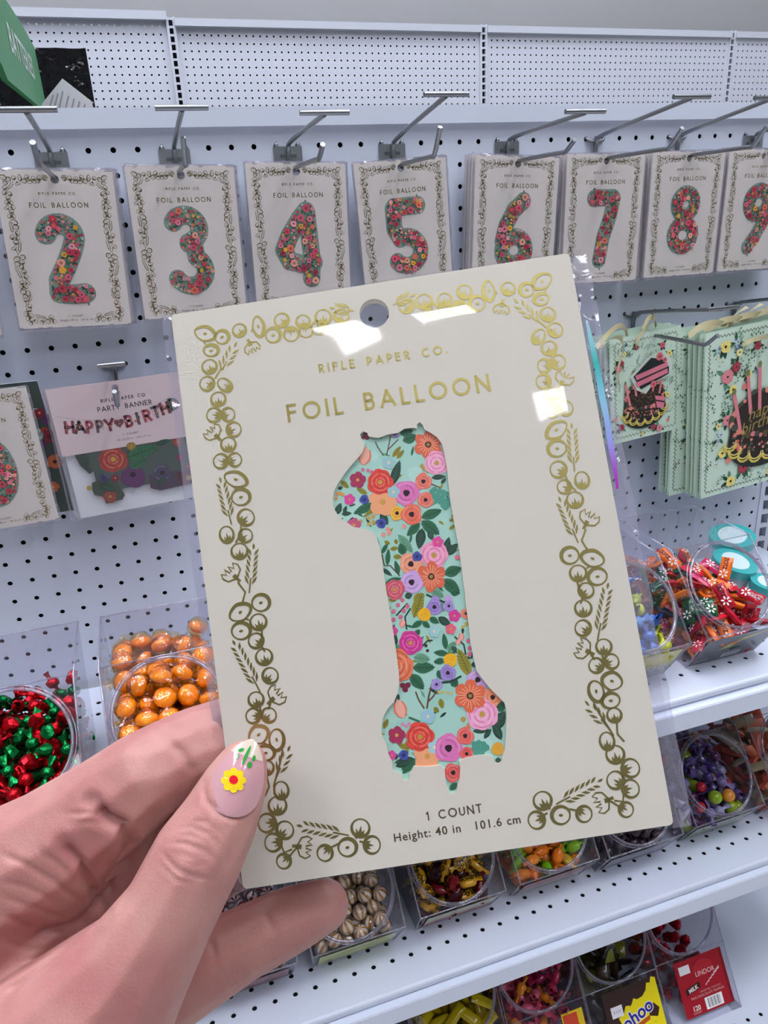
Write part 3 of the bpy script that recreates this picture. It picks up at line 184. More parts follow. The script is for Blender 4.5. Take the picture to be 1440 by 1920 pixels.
def text_mesh(txt, size, depth=0.0, align='CENTER', space=1.0, shear=0., bold=0.):
    cu = bpy.data.curves.new('t', 'FONT'); cu.body = txt; cu.size = size; cu.align_x = align; cu.align_y = 'CENTER'; cu.space_character = space; cu.extrude = depth; cu.shear = shear; cu.offset = bold; cu.resolution_u = 3
    o = bpy.data.objects.new('t', cu); C.objects.link(o); bpy.context.view_layer.update()
    me = bpy.data.meshes.new_from_object(o.evaluated_get(bpy.context.evaluated_depsgraph_get()))
    bpy.data.objects.remove(o); bpy.data.curves.remove(cu)
    vs = [(v.co.x, v.co.y) for v in me.vertices]; fs = [tuple(p.vertices) for p in me.polygons]; bpy.data.meshes.remove(me); return vs, fs
def add_text(mb, txt, x, z, size, y=0., ang=0., col=None, **k):
    vs, fs = text_mesh(txt, size, **k); c, s_ = math.cos(ang), math.sin(ang)
    mb.add([(x + a * c - b * s_, y, z + a * s_ + b * c) for a, b in vs], fs, col)
def fill2d(loops):
    cu = bpy.data.curves.new('f', 'CURVE'); cu.dimensions = '2D'; cu.fill_mode = 'BOTH'
    for lp in loops:
        sp = cu.splines.new('POLY'); sp.points.add(len(lp) - 1); sp.use_cyclic_u = True
        for i, p in enumerate(lp): sp.points[i].co = (p[0], p[1], 0, 1)
    o = bpy.data.objects.new('f', cu); C.objects.link(o); bpy.context.view_layer.update()
    me = bpy.data.meshes.new_from_object(o.evaluated_get(bpy.context.evaluated_depsgraph_get())); bpy.data.objects.remove(o)
    vs = [(v.co.x, v.co.y) for v in me.vertices]; fs = [tuple(p.vertices) for p in me.polygons]; bpy.data.meshes.remove(me); return vs, fs
# geometric capital letters drawn as strokes (unit height), advance width second
def arc(cx, cy, r, a0, a1, n=14, ry=None): return [(cx + r * math.cos(math.radians(a0 + (a1 - a0) * i / n)), cy + (ry or r) * math.sin(math.radians(a0 + (a1 - a0) * i / n))) for i in range(n + 1)]
GLY = {'F': (.5, [[(0, 0), (0, 1)], [(0, 1), (.48, 1)], [(0, .54), (.42, .54)]]), 'O': (1.0, [arc(.5, .5, .5, 0, 360, 28)]), 'I': (.02, [[(0, 0), (0, 1)]]),
 'L': (.42, [[(0, 1), (0, 0)], [(0, 0), (.42, 0)]]), 'B': (.52, [[(0, 0), (0, 1)], [(0, 1), (.24, 1)] + arc(.24, .76, .24, 90, -90) + [(0, .52)], [(0, .52), (.26, .52)] + arc(.26, .26, .26, 90, -90) + [(0, 0)]]),
 'A': (.84, [[(0, 0), (.42, 1)], [(.42, 1), (.84, 0)], [(.17, .32), (.67, .32)]]), 'N': (.74, [[(0, 0), (0, 1)], [(0, 1), (.74, 0)], [(.74, 0), (.74, 1)]]),
 'R': (.54, [[(0, 0), (0, 1)], [(0, 1), (.24, 1)] + arc(.24, .74, .26, 90, -90) + [(0, .48)], [(.24, .48), (.54, 0)]]), 'E': (.46, [[(0, 0), (0, 1)], [(0, 1), (.46, 1)], [(0, .52), (.42, .52)], [(0, 0), (.46, 0)]]),
 'P': (.5, [[(0, 0), (0, 1)], [(0, 1), (.22, 1)] + arc(.22, .73, .27, 90, -90) + [(0, .46)]]), 'C': (.86, [arc(.5, .5, .5, 45, 315, 22)]), 'U': (.62, [[(0, 1), (0, .31)] + arc(.31, .31, .31, 180, 360) + [(.62, 1)]]),
 'T': (.6, [[(0, 1), (.6, 1)], [(.3, 1), (.3, 0)]]), 'Y': (.7, [[(0, 1), (.35, .48)], [(.7, 1), (.35, .48)], [(.35, .48), (.35, 0)]]), 'H': (.66, [[(0, 0), (0, 1)], [(.66, 0), (.66, 1)], [(0, .52), (.66, .52)]]),
 'D': (.72, [[(0, 0), (0, 1)], [(0, 1), (.22, 1)] + arc(.22, .5, .5, 90, -90, 18) + [(0, 0)]]), '.': (.05, [[(0, .02), (.06, .02)]]), '1': (.2, [[(0, .84), (.16, 1)], [(.16, 1), (.16, 0)]]), ' ': (.5, []),
 'S': (.5, [arc(.25, .75, .25, 40, 270, 12) + arc(.25, .25, .25, 90, -140, 12)[1:]]), 'G': (.9, [arc(.5, .5, .5, 45, 340, 22), [(.55, .46), (.98, .46)]])}
def caps(mb, txt, x, z, h, w, track, y=0., col=None, ang=0., hgt=.004):
    tot = sum(GLY[c][0] * h + track for c in txt) - track; cx = -tot / 2; ca, sa = math.cos(ang), math.sin(ang)
    for c in txt:
        adv, st = GLY[c]
        for s_ in st:
            P = [(cx + px * h, (py - .5) * h) for px, py in s_]
            if len(P) == 2:
                (ax, az), (bx, bz) = P; l = math.hypot(bx - ax, bz - az) or 1; ex, ez = (bx - ax) / l * w / 2, (bz - az) / l * w / 2; P = [(ax - ex, az - ez), (bx + ex, bz + ez)]
            mb.ribbon([(x + px * ca - pz * sa, z + px * sa + pz * ca) for px, pz in P], w, y, col, h=hgt)
        cx += adv * h + track
# ------------------------------------------------------------ the room
CX0, CX1, CY0, CY1 = -190, 190, -300, 96
def slab(name, a): return MB().box(*a).build(name, MATS[{'floor': 'floor_tile', 'ceiling': 'ceiling_white'}.get(name, 'wall_grey')], kind='structure')
mat('floor_tile', '#b9b7b2', .3, noise=.08, nscale=2); mat('ceiling_white', '#c9cbd0', .8); mat('wall_grey', '#9d9ea0', .7, noise=.05, nscale=1.2)
slab('floor', (CX0, CX1, CY0, CY1, -Z0 - 2, -Z0)); slab('ceiling', (CX0, CX1, CY0, CY1, CEIL + 4, CEIL + 6))
slab('wall_back', (CX0, CX1, CY1, CY1 + 4, -Z0, CEIL + 4))
slab('wall_left', (CX0 - 4, CX0, CY0, CY1, -Z0, CEIL + 4)); slab('wall_right', (CX1, CX1 + 4, CY0, CY1, -Z0, CEIL + 4)); slab('wall_front', (CX0, CX1, CY0 - 4, CY0, -Z0, CEIL + 4))
LM = mat('lamp_diffuser', '#f4f6ff', .5, emit=LAMP); FRM = mat('lamp_frame', '#e8e8e8', .5)
for i, (x, y, w, d) in enumerate(TROFFERS):
    t = empty('ceiling_light', x, y, CEIL, 'unseen white rectangular ceiling light above the store aisles', 'ceiling light', 'ceiling lights of the store')
    f = MB(); f.box(-w/2 - 1, w/2 + 1, -d/2 - 1, -d/2, -.5, 4).box(-w/2 - 1, w/2 + 1, d/2, d/2 + 1, -.5, 4).box(-w/2 - 1, -w/2, -d/2, d/2, -.5, 4).box(w/2, w/2 + 1, -d/2, d/2, -.5, 4)
    f.build('frame', FRM, t); MB().box(-w/2, w/2, -d/2, d/2, 0, .5).build('diffuser', LM, t)
# ------------------------------------------------------------ perforated steel sheets
def perf(mb, frame, xs, zs, holes, r, depth, n=10, pitch=1.0):
    """frame(u,v,w)->xyz, xs/zs cell borders start and count; holes(i,j) tells which cells carry a hole"""
    (x0, nx), (z0, nz) = xs, zs; h = pitch / 2
    for i in range(nx):
        for j in range(nz):
            cx, cz = x0 + (i + .5) * pitch, z0 + (j + .5) * pitch
            if not holes(i, j):
                mb.add([frame(cx - h, cz - h, 0), frame(cx + h, cz - h, 0), frame(cx + h, cz + h, 0), frame(cx - h, cz + h, 0)], [(0, 1, 2, 3)]); continue
            vs = []
            for k in range(n):
                a = 2 * math.pi * (k + .5) / n; c, s_ = math.cos(a), math.sin(a); q = h / max(abs(c), abs(s_))
                vs.append(frame(cx + c * r, cz + s_ * r, 0)); vs.append(frame(cx + c * q, cz + s_ * q, 0)); vs.append(frame(cx + c * r, cz + s_ * r, depth))
            fs = []
            for k in range(n):
                a, b = 3 * k, 3 * ((k + 1) % n); fs.append((a, b, b + 1, a + 1)); fs.append((a, a + 2, b + 2, b))
            o = len(vs)
            for sx, sz in ((1, 1), (-1, 1), (-1, -1), (1, -1)): vs.append(frame(cx + sx * h, cz + sz * h, 0))
            for q in range(4):       # corner triangles
                a0 = math.atan2((1, 1, -1, -1)[q], (1, -1, -1, 1)[q]) % (2 * math.pi); k = int(a0 / (2 * math.pi) * n - .5) % n
                fs.append((3 * k + 1, 3 * ((k + 1) % n) + 1, o + q))
            mb.add(vs, fs)
    return mb
vert = lambda x, z, w: (x, w, z)
BX0, BX1 = -22, 41
near = empty('pegboard_gondola', 10, 0, -Z0, 'near white pegboard gondola section with the hooks and shelves', 'store fixture')
def nb(mb, name, m, **k):
    o = mb.build(name, m, near, **k); o.matrix_parent_inverse = near.matrix_world.inverted() if False else Matrix.Translation((-10 * S, 0, Z0 * S)); return o
m = perf(MB(), vert, (BX0 + .5 - 1, BX1 - BX0 + 1), (-50.5, 51), lambda i, j: True, .118, .06, 12); m.box(BX0 - .5, BX1 + .5, -.0, .02, .5, .9)
nb(m, 'peg_panel', WHITE)
nb(MB().box(BX0 - .5, BX1 + .5, .45, .5, -53, .8), 'panel_backing', DARK)  # black sheet set behind the holes for the shade inside
r = MB().box(BX0 - .5, 95, -.35, .3, .80, 1.5).box(BX0 - .5, 95, -.35, 4.5, 1.5, 1.58).box(BX0 - .5, 95, .3, 4.5, .7, 1.5); nb(r, 'top_rail', WHITE)
def upright(x, z0, z1, y=0., pitch=1.0, sc=1.0):
    u = MB(); k = MB(); w = 1.25 * sc
    for a, b in ((-w/2, -.28 * sc), (.28 * sc, w/2)): u.box(x + a, x + b, y - .12, y + 1.4, z0, z1)
    z = z0
    while z < z1 - .3:
        u.box(x - .28 * sc, x + .28 * sc, y - .12, y + .1, z + .72 * pitch, min(z + pitch, z1)); z += pitch
    k.box(x - .28 * sc, x + .28 * sc, y + .5, y + .55, z0, z1); return u, k
for x in (42.1,):
    u, k = upright(x, -52, .8, .05, 1.0); nb(u, 'slotted_upright', WHITE); nb(k, 'upright_channel', DARK)
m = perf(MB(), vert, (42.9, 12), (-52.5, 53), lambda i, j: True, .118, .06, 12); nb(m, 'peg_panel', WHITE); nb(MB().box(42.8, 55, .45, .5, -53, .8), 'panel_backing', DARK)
# shelves : perforated top, folded front lip with a price channel
def shelf(z, x0, x1, yf, label, lipdrop=1.55):
    t = empty('metal_shelf', (x0 + x1) / 2, 0, z, label, 'shelf'); ox = -(x0 + x1) / 2; nx = int(x1 - x0)
    fl = lambda x, v, w: (x + ox, v, -w); rows = (-11, -10, -3, -2)
    m = MB(); y0 = -12.0
    perf(m, fl, (x0, nx), (-12.5, 12), lambda i, j: (-12 + j) in rows and 0 < i < nx - 0, .125, .05, 12)
    # front edge: narrow fall, groove, sloping price fascia
    a, b = x0 + ox, x1 + ox
    prof = [(-12.5, 0), (-12.62, -.04), (-12.66, -.12), (-12.66, -.34), (-12.5, -.38), (-12.5, -.46), (-12.95, -.52), (-13.0, -.6), (-13.05, -lipdrop), (-12.95, -lipdrop - .05), (-12.7, -lipdrop - .05), (-12.6, -lipdrop)]
    for (p, q), (p2, q2) in zip(prof, prof[1:]): m.add([(a, p, q), (b, p, q), (b, p2, q2), (a, p2, q2)], [(0, 1, 2, 3)])
    m.build('deck', WHITE, t)
    MB().box(a, b, -12.4, -.6, -.3, -.2).build('hole_shade_sheet', DARK, t)  # black sheet added below the holes to paint their shade
    for x in (a, b - .12):
        br = MB(); br.add([(x, -.5, -.6), (x, -12, -.6), (x, -.5, -3.6), (x + .12, -.5, -.6), (x + .12, -12, -.6), (x + .12, -.5, -3.6)], [(0, 1, 2), (3, 5, 4), (0, 3, 4, 1), (1, 4, 5, 2), (2, 5, 3, 0)])
        br.build('bracket', WHITE, t)
    return t
ZU, ZL, ZD = -25.4, -38.3, -51.3
shelf(ZU, -6.5, 41.5, -12.5, 'upper white metal shelf with a row of holes, holding the blue and red candy tubs')
shelf(ZL, -6.5, 41.5, -12.5, 'middle white metal shelf running under the held package')
for x0, lb in ((-8.2, 'white base deck under the lowest candy tubs'), (39.8, 'white base deck beyond the seam at the lower right')):
    t = empty('base_deck', x0 + 24, 0, ZD, lb, 'shelf'); m = MB(); n = 48 if x0 < 0 else 14
    perf(m, lambda x, v, w: (x - x0 - 24, v, -w), (x0, n), (-16.5, 16), lambda i, j: (-16 + j) in (-13, -4) and 1 < i < n - 1, .125, .05, 12)
    m.box(-24, -24 + n, -16.7, -16.5, -5.9, 0); m.build('deck', WHITE, t)
    MB().box(-23.9, -24 + n - .1, -16.2, -.6, -.4, -.3).build('hole_shade_sheet', DARK, t)  # added black sheet, gives the deck holes their shade
# ------------------------------------------------------------ far gondola
far = empty('pegboard_gondola', 62, 90, -Z0, 'long far white pegboard gondola behind the front one, lined with tiny holes', 'store fixture')
def fb(mb, name, m, **k):
    o = mb.build(name, m, far, **k); o.matrix_parent_inverse = Matrix.Translation((-62 * S, -90 * S, Z0 * S)); return o
FX, FZ = 16.62, 21.05; fy = lambda x, z, w: (x, 90 - .004 * (x - FX) + w, z)
for i, (a, b) in enumerate(((-51, -3), (0, 45), (48, 93), (96, 141))):
    nz = 14 if i else 15; m = perf(MB(), fy, (FX + a - .5, b - a + 1), (FZ - 13.5, nz), lambda q, j: True, .15, .05, 6)
    z1 = FZ + (1.5 if i == 0 else .5)
    m.add([fy(FX + a - 1, z1, 0), fy(FX + b + 1, z1, 0), fy(FX + b + 1, z1 + .7, 0), fy(FX + a - 1, z1 + .7, 0)], [(0, 1, 2, 3)])
    m.add([fy(FX + a - 1, FZ - 60, 0), fy(FX + b + 1, FZ - 60, 0), fy(FX + b + 1, FZ - 13.5, 0), fy(FX + a - 1, FZ - 13.5, 0)], [(0, 1, 2, 3)])
    for e in (a - .75, b + .75): m.add([fy(FX + e - .25, FZ - 13.5, 0), fy(FX + e + .25, FZ - 13.5, 0), fy(FX + e + .25, z1, 0), fy(FX + e - .25, z1, 0)], [(0, 1, 2, 3)])
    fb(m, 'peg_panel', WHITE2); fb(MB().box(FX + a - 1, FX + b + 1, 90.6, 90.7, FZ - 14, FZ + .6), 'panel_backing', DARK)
    zt = FZ + (1.65 if i == 0 else .95)
    fb(MB().box(FX + a - 1, FX + b + 1, 89.0, 91.5, zt, zt + .95 if i else zt + 1.05), 'top_cap', mat('satin_cap', '#cdd3de', .22, .2))
for x in (FX - 1.5, FX + 46.5, FX + 94.5):
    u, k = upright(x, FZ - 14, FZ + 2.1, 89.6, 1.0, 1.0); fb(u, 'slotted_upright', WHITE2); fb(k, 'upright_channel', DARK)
# ------------------------------------------------------------ things behind the near gondola, upper left
fw = mat('black_stretch_film', '#050508', .12, bump=1.0, bscale=16, spec=.9); fw.node_tree.nodes['Bump'].inputs['Distance'].default_value = .012
m = MB(); random.seed(3)
bw = []
nx_, nz_ = 24, 20
for j in range(nz_ + 1):
    for i in range(nx_ + 1):
        bw.append((-14 + i * 17.4 / nx_ + (.0 if i == nx_ else random.uniform(-.1, .1)), 60 + random.uniform(-.3, .3), -40 + j * 54.1 / nz_))
m.add(bw, [(j * (nx_ + 1) + i, j * (nx_ + 1) + i + 1, (j + 1) * (nx_ + 1) + i + 1, (j + 1) * (nx_ + 1) + i) for j in range(nz_) for i in range(nx_)], None, True)
m.box(-13.9, 3.3, 60.15, 80, -Z0, 14.0); m.build('wrapped_stack', fw, label='tall stack of goods wrapped in shiny black stretch film behind the green sign', category=None) if False else None
o = m.build('wrapped_stack', fw); tag(o, 'tall stack wrapped in shiny black stretch film behind the green sign', 'pallet stack')
t = empty('paper_stack', -2.0, 44, 7.0, 'white striped paper stack poking up in front of the black wrapped goods', 'paper')
pm = MB(); pm.add([(-2.6, 0, -3), (2.6, 0, -3), (2.2, 0, -.2), (.1, 0, 1.6), (-2.2, 0, -.6)], [(0, 1, 2, 3, 4)]); pm.add([(-2.6, 1.2, -3), (2.6, 1.2, -3), (2.2, 1.2, -.2), (.1, 1.2, 1.6), (-2.2, 1.2, -.6)], [(0, 1, 2, 3, 4)]); pm.add([(2.2, 0, -.2), (.1, 0, 1.6), (.1, 1.2, 1.6), (2.2, 1.2, -.2), (-2.2, 0, -.6), (-2.2, 1.2, -.6)], [(0, 1, 2, 3), (1, 4, 5, 2)])
pm.build('sheets', mat('paper_grey', '#c9c7cf', .6), t); st_ = MB()
for k in range(7): st_.ribbon([(-2.2 + k * .5, -2.2), (-.9 + k * .42, .3 + .15 * k if k < 3 else .9 - .22 * k)], .1, -.02)
st_.build('stripes', mat('grey_stripe', '#8c8a96', .6), t); t.location = W(1.0, 44, 7.4)
# green hanging aisle sign, its face square to the shelves
t = empty('aisle_sign', -1, 10, 8, 'green aisle sign reading BATTERIES at the top left', 'sign')
SP = [(-4, 10.0), (-6, 7.4), (-6, 6.2), (5, 5.5), (6.8, 5.0), (31, 6.4), (40.6, 8), (39.5, 12.3), (27.5, 11.9), (14.6, 11.0)]
gm = MB()
f1 = [(0, a, b - 8) for a, b in SP]; f2 = [(-.35, a, b - 8) for a, b in SP]; nS = len(SP)
gm.add(f1 + f2, [tuple(range(nS)), tuple(range(2 * nS - 1, nS - 1, -1))] + [(i, i + nS, (i + 1) % nS + nS, (i + 1) % nS) for i in range(nS)])
gm.build('panel', mat('sign_green', '#3f8f57', .45), t)
vs, fs = text_mesh('BATTERIES', 3.0, space=1.12, bold=.05); tm = MB(); tm.add([(.03, 22.2 + a * 1.18, .75 + b * .78 + (a / 9) * .55) for a, b in vs], fs); tm.build('lettering', mat('sign_letters', '#dfeee6', .4), t)
t = empty('wire_hook', -2, 88.5, 16, 'grey wire J hook above the green sign at the top left', 'hook')
p = [(0, 0, 0), (1.2, -.6, .1), (1.9, -1.2, 1.0), (1.7, -1.6, 2.6), (1.5, -1.8, 4.3)]
MB().tube(p, .42, 10).build('wire', CHROME, t); MB().box(-.8, .5, -.4, 1.2, -1.2, .8).build('clip', mat('clip_white', '#dfe6e2', .4), t); t.location = W(-6.4, 86, 17.3)
# ------------------------------------------------------------ printed flowers
LEAF = {'g': ('#2F6E4C', '#1d4a33'), 'd': ('#1F3F30', '#3c6650'), 'o': ('#9A8F2E', '#5f6420'), 'l': ('#6FA483', '#4a8063'), 'b': ('#6a4630', '#6a4630')}
class Art:
    def __init__(s, step=.00005, y=0.): s.mb = MB(); s.k = 0; s.step = step; s.y0 = y
    def y(s): s.k += 1; return s.y0 - s.k * s.step
    def blob(s, x, z, r, col, n=16, wob=.06, sq=1., a=0., lobes=0, ld=.2):
        y = s.y(); ph = random.uniform(0, 6.28); ca, sa = math.cos(a), math.sin(a); P = []
        n = n if not lobes else max(n, lobes * 5)
        for k in range(n):
            t = 2 * math.pi * k / n; q = r * (1 + wob * math.sin(3 * t + ph) + (ld * (abs(math.cos(lobes * t / 2 + ph)) - .5) if lobes else 0))
            u, v = q * math.cos(t), q * math.sin(t) * sq; P.append((x + u * ca - v * sa, z + u * sa + v * ca))
        c = (x, z); s.mb.add([(x, y, z)] + [(p[0], y, p[1]) for p in P], [(0, 1 + i, 1 + (i + 1) % n) for i in range(n)], col)
    def ring(s, x, z, r, w, col, a0=0, a1=360, n=14):
        y = s.y(); P = [(x + r * math.cos(math.radians(a0 + (a1 - a0) * i / n)), z + r * math.sin(math.radians(a0 + (a1 - a0) * i / n))) for i in range(n + 1)]
        s.mb.ribbon(P, w, y, col, h=0)
    def leaf(s, x0, z0, x1, z1, w, kind='g', veins=True):
        c, vc = LEAF[kind]; y = s.y(); dx, dz = x1 - x0, z1 - z0; l = math.hypot(dx, dz) or 1e-6; nx, nz = -dz / l, dx / l; n = 8; A = []; B_ = []
        for i in range(n + 1):
            t = i / n; q = w / 2 * math.sin(math.pi * t ** .85) ** .9 if 0 < t < 1 else 0
            A.append((x0 + dx * t + nx * q, z0 + dz * t + nz * q)); B_.append((x0 + dx * t - nx * q, z0 + dz * t - nz * q))
        s.mb.add([(p[0], y, p[1]) for p in A + B_], [(i, i + 1, n + 2 + i, n + 1 + i) for i in range(n)], c)
        if veins:
            y = s.y(); s.mb.ribbon([(x0, z0), (x0 + dx * .95, z0 + dz * .95)], w * .07, y, vc, h=0)
            for i in range(2, 8):
                t = i / 9
                for sg in (1, -1):
                    q = w * .4 * math.sin(math.pi * t) * sg; s.mb.ribbon([(x0 + dx * t, z0 + dz * t), (x0 + dx * (t + .12) + nx * q, z0 + dz * (t + .12) + nz * q)], w * .05, y, vc, h=0)
    def flower(s, kind, col, x, z, r, detail=True, ang=0):
        h = [int(col[i:i+2], 16) for i in (1, 3, 5)]; dk = '#%02x%02x%02x' % tuple(int(v * .72) for v in h); lt = '#%02x%02x%02x' % tuple(int(v + (255 - v) * .38) for v in h)
        if kind == 'dot': s.blob(x, z, r, col, 8); return
        if kind == 'ball':
            s.blob(x, z, r, col, 20, .04)
            for k in range(10): s.blob(x + random.uniform(-.6, .6) * r, z + random.uniform(-.6, .6) * r, r * .09, '#E09A10', 5)
            return
        if kind in ('rose', 'ring', 'pk', 'red'):
            s.blob(x, z, r, col, 20, .05, lobes=7, ld=.1); gc = '#C09A3C'
            if detail:
                for q, c in ((.84, dk if kind != 'ring' else '#D9709A'), (.66, lt), (.5, dk if kind != 'ring' else '#D9709A'), (.34, lt)):
                    a = random.uniform(0, 360)
                    for b in (0, 120, 240): s.ring(x, z, r * q, r * .055, c, a + b, a + b + 95, 7)
                s.blob(x, z, r * .2, gc if kind in ('rose', 'ring') else '#3a1a22', 8, .1)
            else: s.blob(x, z, r * .45, dk, 8)
        elif kind == 'ane':
            s.blob(x, z, r, col, 18, .06, lobes=5, ld=.12)
            if detail:
                for q, c in ((.8, lt), (.58, dk)):
                    a = random.uniform(0, 360)
                    for b in (0, 150): s.ring(x, z, r * q, r * .06, c, a + b, a + b + 110, 7)
            s.blob(x, z, r * .27, '#2a1420', 10, .1)
        elif kind == 'poppy':
            a0 = .3
            for k in range(6):
                a = a0 + k * math.pi / 3; s.blob(x + r * .56 * math.cos(a), z + r * .56 * math.sin(a), r * .42, col, 12, .07, .84, a)
            s.blob(x, z, r * .4, col, 12)
            for k in range(18):
                a = k * math.pi / 9 + .1; s.mb.ribbon([(x + r * .25 * math.cos(a), z + r * .25 * math.sin(a)), (x + r * random.uniform(.55, .78) * math.cos(a), z + r * random.uniform(.55, .78) * math.sin(a))], r * .03, s.y(), '#F6C8A0', h=0)
            s.blob(x, z, r * .2, '#2a2018', 12); s.blob(x, z, r * .12, '#A08A40', 8)
        elif kind in ('petal', 'pale', 'blu'):
            for k in range(5):
                a = ang + k * 2 * math.pi / 5; s.blob(x + r * .52 * math.cos(a), z + r * .52 * math.sin(a), r * .46, col, 10, .06)
            s.blob(x, z, r * .4, col, 8); s.blob(x, z, r * .2, '#F3D9A8' if kind != 'petal' else '#D0A04A', 8)
        elif kind == 'tulip':
            a = math.radians(ang)
            for d, q in ((-.45, .8), (.45, .8), (0, 1.)):
                b = a + d; s.leafc(x - math.cos(a) * r * .7, z - math.sin(a) * r * .7, x + math.cos(b) * r * q, z + math.sin(b) * r * q, r * .8, col if d else lt if detail else col)
    def leafc(s, x0, z0, x1, z1, w, c):
        y = s.y(); dx, dz = x1 - x0, z1 - z0; l = math.hypot(dx, dz) or 1e-6; nx, nz = -dz / l, dx / l; n = 7; A = []; B_ = []
        for i in range(n + 1):
            t = i / n; q = w / 2 * math.sin(math.pi * (.08 + .9 * t)) if t < 1 else 0
            A.append((x0 + dx * t + nx * q, z0 + dz * t + nz * q)); B_.append((x0 + dx * t - nx * q, z0 + dz * t - nz * q))
        s.mb.add([(p[0], y, p[1]) for p in A + B_], [(i, i + 1, n + 2 + i, n + 1 + i) for i in range(n)], c)
# ------------------------------------------------------------ foil border
def border(mb, W_=.023):
    for sg in (1, -1):
        for e in BORDER:
            k = e[0]
            if k == 'S':
                x0, z0, x1, z1 = e[1:]; dx, dz = x1 - x0, z1 - z0; l = math.hypot(dx, dz); nx, nz = -dz / l, dx / l
                mb.ribbon([(sg * x0, z0), (sg * (x0 + dx * .3), z0 + dz * .3)], W_ * .7)
                nl = max(4, int(l / .075))
                for i in range(nl):
                    t = .18 + .82 * i / nl
                    for s2 in ((1, -1) if i < nl - 1 else (0,)):
                        bx, bz = x0 + dx * t + nx * s2 * .018, z0 + dz * t + nz * s2 * .018; q = .095 * (1 - .35 * t)
                        ex, ez = bx + dx / l * q + nx * s2 * q * .55, bz + dz / l * q + nz * s2 * q * .55; mx, mz = (bx + ex) / 2, (bz + ez) / 2
                        mb.ribbon([(sg * bx, bz), (sg * mx, mz), (sg * ex, ez)], [.006, .03, .004])
                continue
            if k == 'L': P = e[1:]; mb.ribbon([(sg * P[i], P[i + 1]) for i in range(0, len(P), 2)], W_ * .9); continue
            _, x, z, rx, rz, an = e; a = math.radians(an); ca, sa = math.cos(a), math.sin(a)
            T = lambda u, v: (sg * (x + u * ca - v * sa), z + u * sa + v * ca)
            n = 20
            if k in 'EO':
                P = []; ws = []
                for i in range(n):
                    t = 2 * math.pi * i / n; ux = rx * math.cos(t); uz = rz * math.sin(t) * (1 if k == 'O' else (1 - .18 * abs(math.cos(t))))
                    P.append(T(ux, uz)); ws.append(W_ * (1.25 + .55 * math.sin(t + .8)))
                mb.ribbon(P, ws, closed=True); mb.ribbon([T(-.02, -.006), T(0, 0), T(.02, .006)], [.014, .03, .014])
                if k == 'E': mb.ribbon([T(rx * .1, -rz), T(rx * .35, -rz * 1.35)], W_ * .7)
            elif k == 'B':      # bud: ring, jagged calyx on the side a points to
                P = []; ws = []
                for i in range(n):
                    t = 2 * math.pi * i / n; P.append(T(rx * math.cos(t), rz * 1.05 * math.sin(t))); ws.append(W_ * (1.1 + .5 * math.cos(t)))
                mb.ribbon(P, ws, closed=True)
                y = -.0042; cal = [T(rx * 1.02, -rz * .55), T(rx * 1.1, 0), T(rx * 1.02, rz * .55), T(rx * .1, rz * .5), T(rx * .55, rz * .3), T(-rx * .25, rz * .02), T(rx * .5, -rz * .15), T(rx * .15, -rz * .5), T(rx * .7, -rz * .4)]
                c0 = T(rx * .8, 0); mb.add([(c0[0], y, c0[1])] + [(p[0], y, p[1]) for p in cal], [(0, 1 + i, 1 + (i + 1) % 9) for i in range(9)])
            else:               # crown: open jagged flower, opens where a points
                mb.ribbon([T(-rx * 1.1, 0), T(-rx * .5, 0)], W_ * 1.4)
                mb.ribbon([T(-rx * .6, 0), T(-rx * .2, rz * .9), T(rx * .4, rz * 1.1), T(rx * .9, rz * .9), T(rx * .45, rz * .55), T(rx * 1.0, rz * .3), T(rx * .3, rz * .12)], W_ * .75)
                mb.ribbon([T(-rx * .6, 0), T(-rx * .2, -rz * .9), T(rx * .4, -rz * 1.1), T(rx * .9, -rz * .8), T(rx * .4, -rz * .5), T(rx * .95, -rz * .2), T(rx * .3, -rz * .1)], W_ * .75)
                mb.ribbon([T(-rx * .6, 0), T(-rx * .1, 0)], W_ * 2)
    return mb
CWD, CHT = 4.5, 6.21; PUNCH = (0, 2.765, .165)
def crect(w, h, r=.05):
    out = []
    for cx, cz, a in ((w/2 - r, h/2 - r, 0), (-w/2 + r, h/2 - r, 90), (-w/2 + r, -h/2 + r, 180), (w/2 - r, -h/2 + r, 270)):
        out += arc(cx, cz, r, a, a + 90, 4)
    return out
def circ(c, n=28): return [(c[0] + c[2] * math.cos(2 * math.pi * k / n), c[1] + c[2] * math.sin(2 * math.pi * k / n)) for k in range(n)]
def sheet(loops, y0, y1):
    vs, fs = fill2d(loops); mb = MB(); mb.add([(a, y0, b) for a, b in vs], fs); mb.add([(a, y1, b) for a, b in vs], [f[::-1] for f in fs])
    for lp in loops:
        n = len(lp); mb.add([(a, y0, b) for a, b in lp] + [(a, y1, b) for a, b in lp], [(i, (i + 1) % n, n + (i + 1) % n, n + i) for i in range(n)])
    return mb
def card_text(t, gm, im, big=True):
    m = MB(); caps(m, 'RIFLE PAPER CO.', 0.02, 2.235, .085, .017, .055); caps(m, 'FOIL BALLOON', 0.01, 1.79, .17, .03, .088); m.build('foil_lettering', gm, t)
    m = MB(); caps(m, '1 COUNT', .03, -2.655, .078, .013, .036)
    add_text(m, 'Height: 40 in   101.6 cm', .035, -2.825, .118, y=-.003, bold=.0016 if big else .001, space=1.14); m.build('size_lettering', im, t)
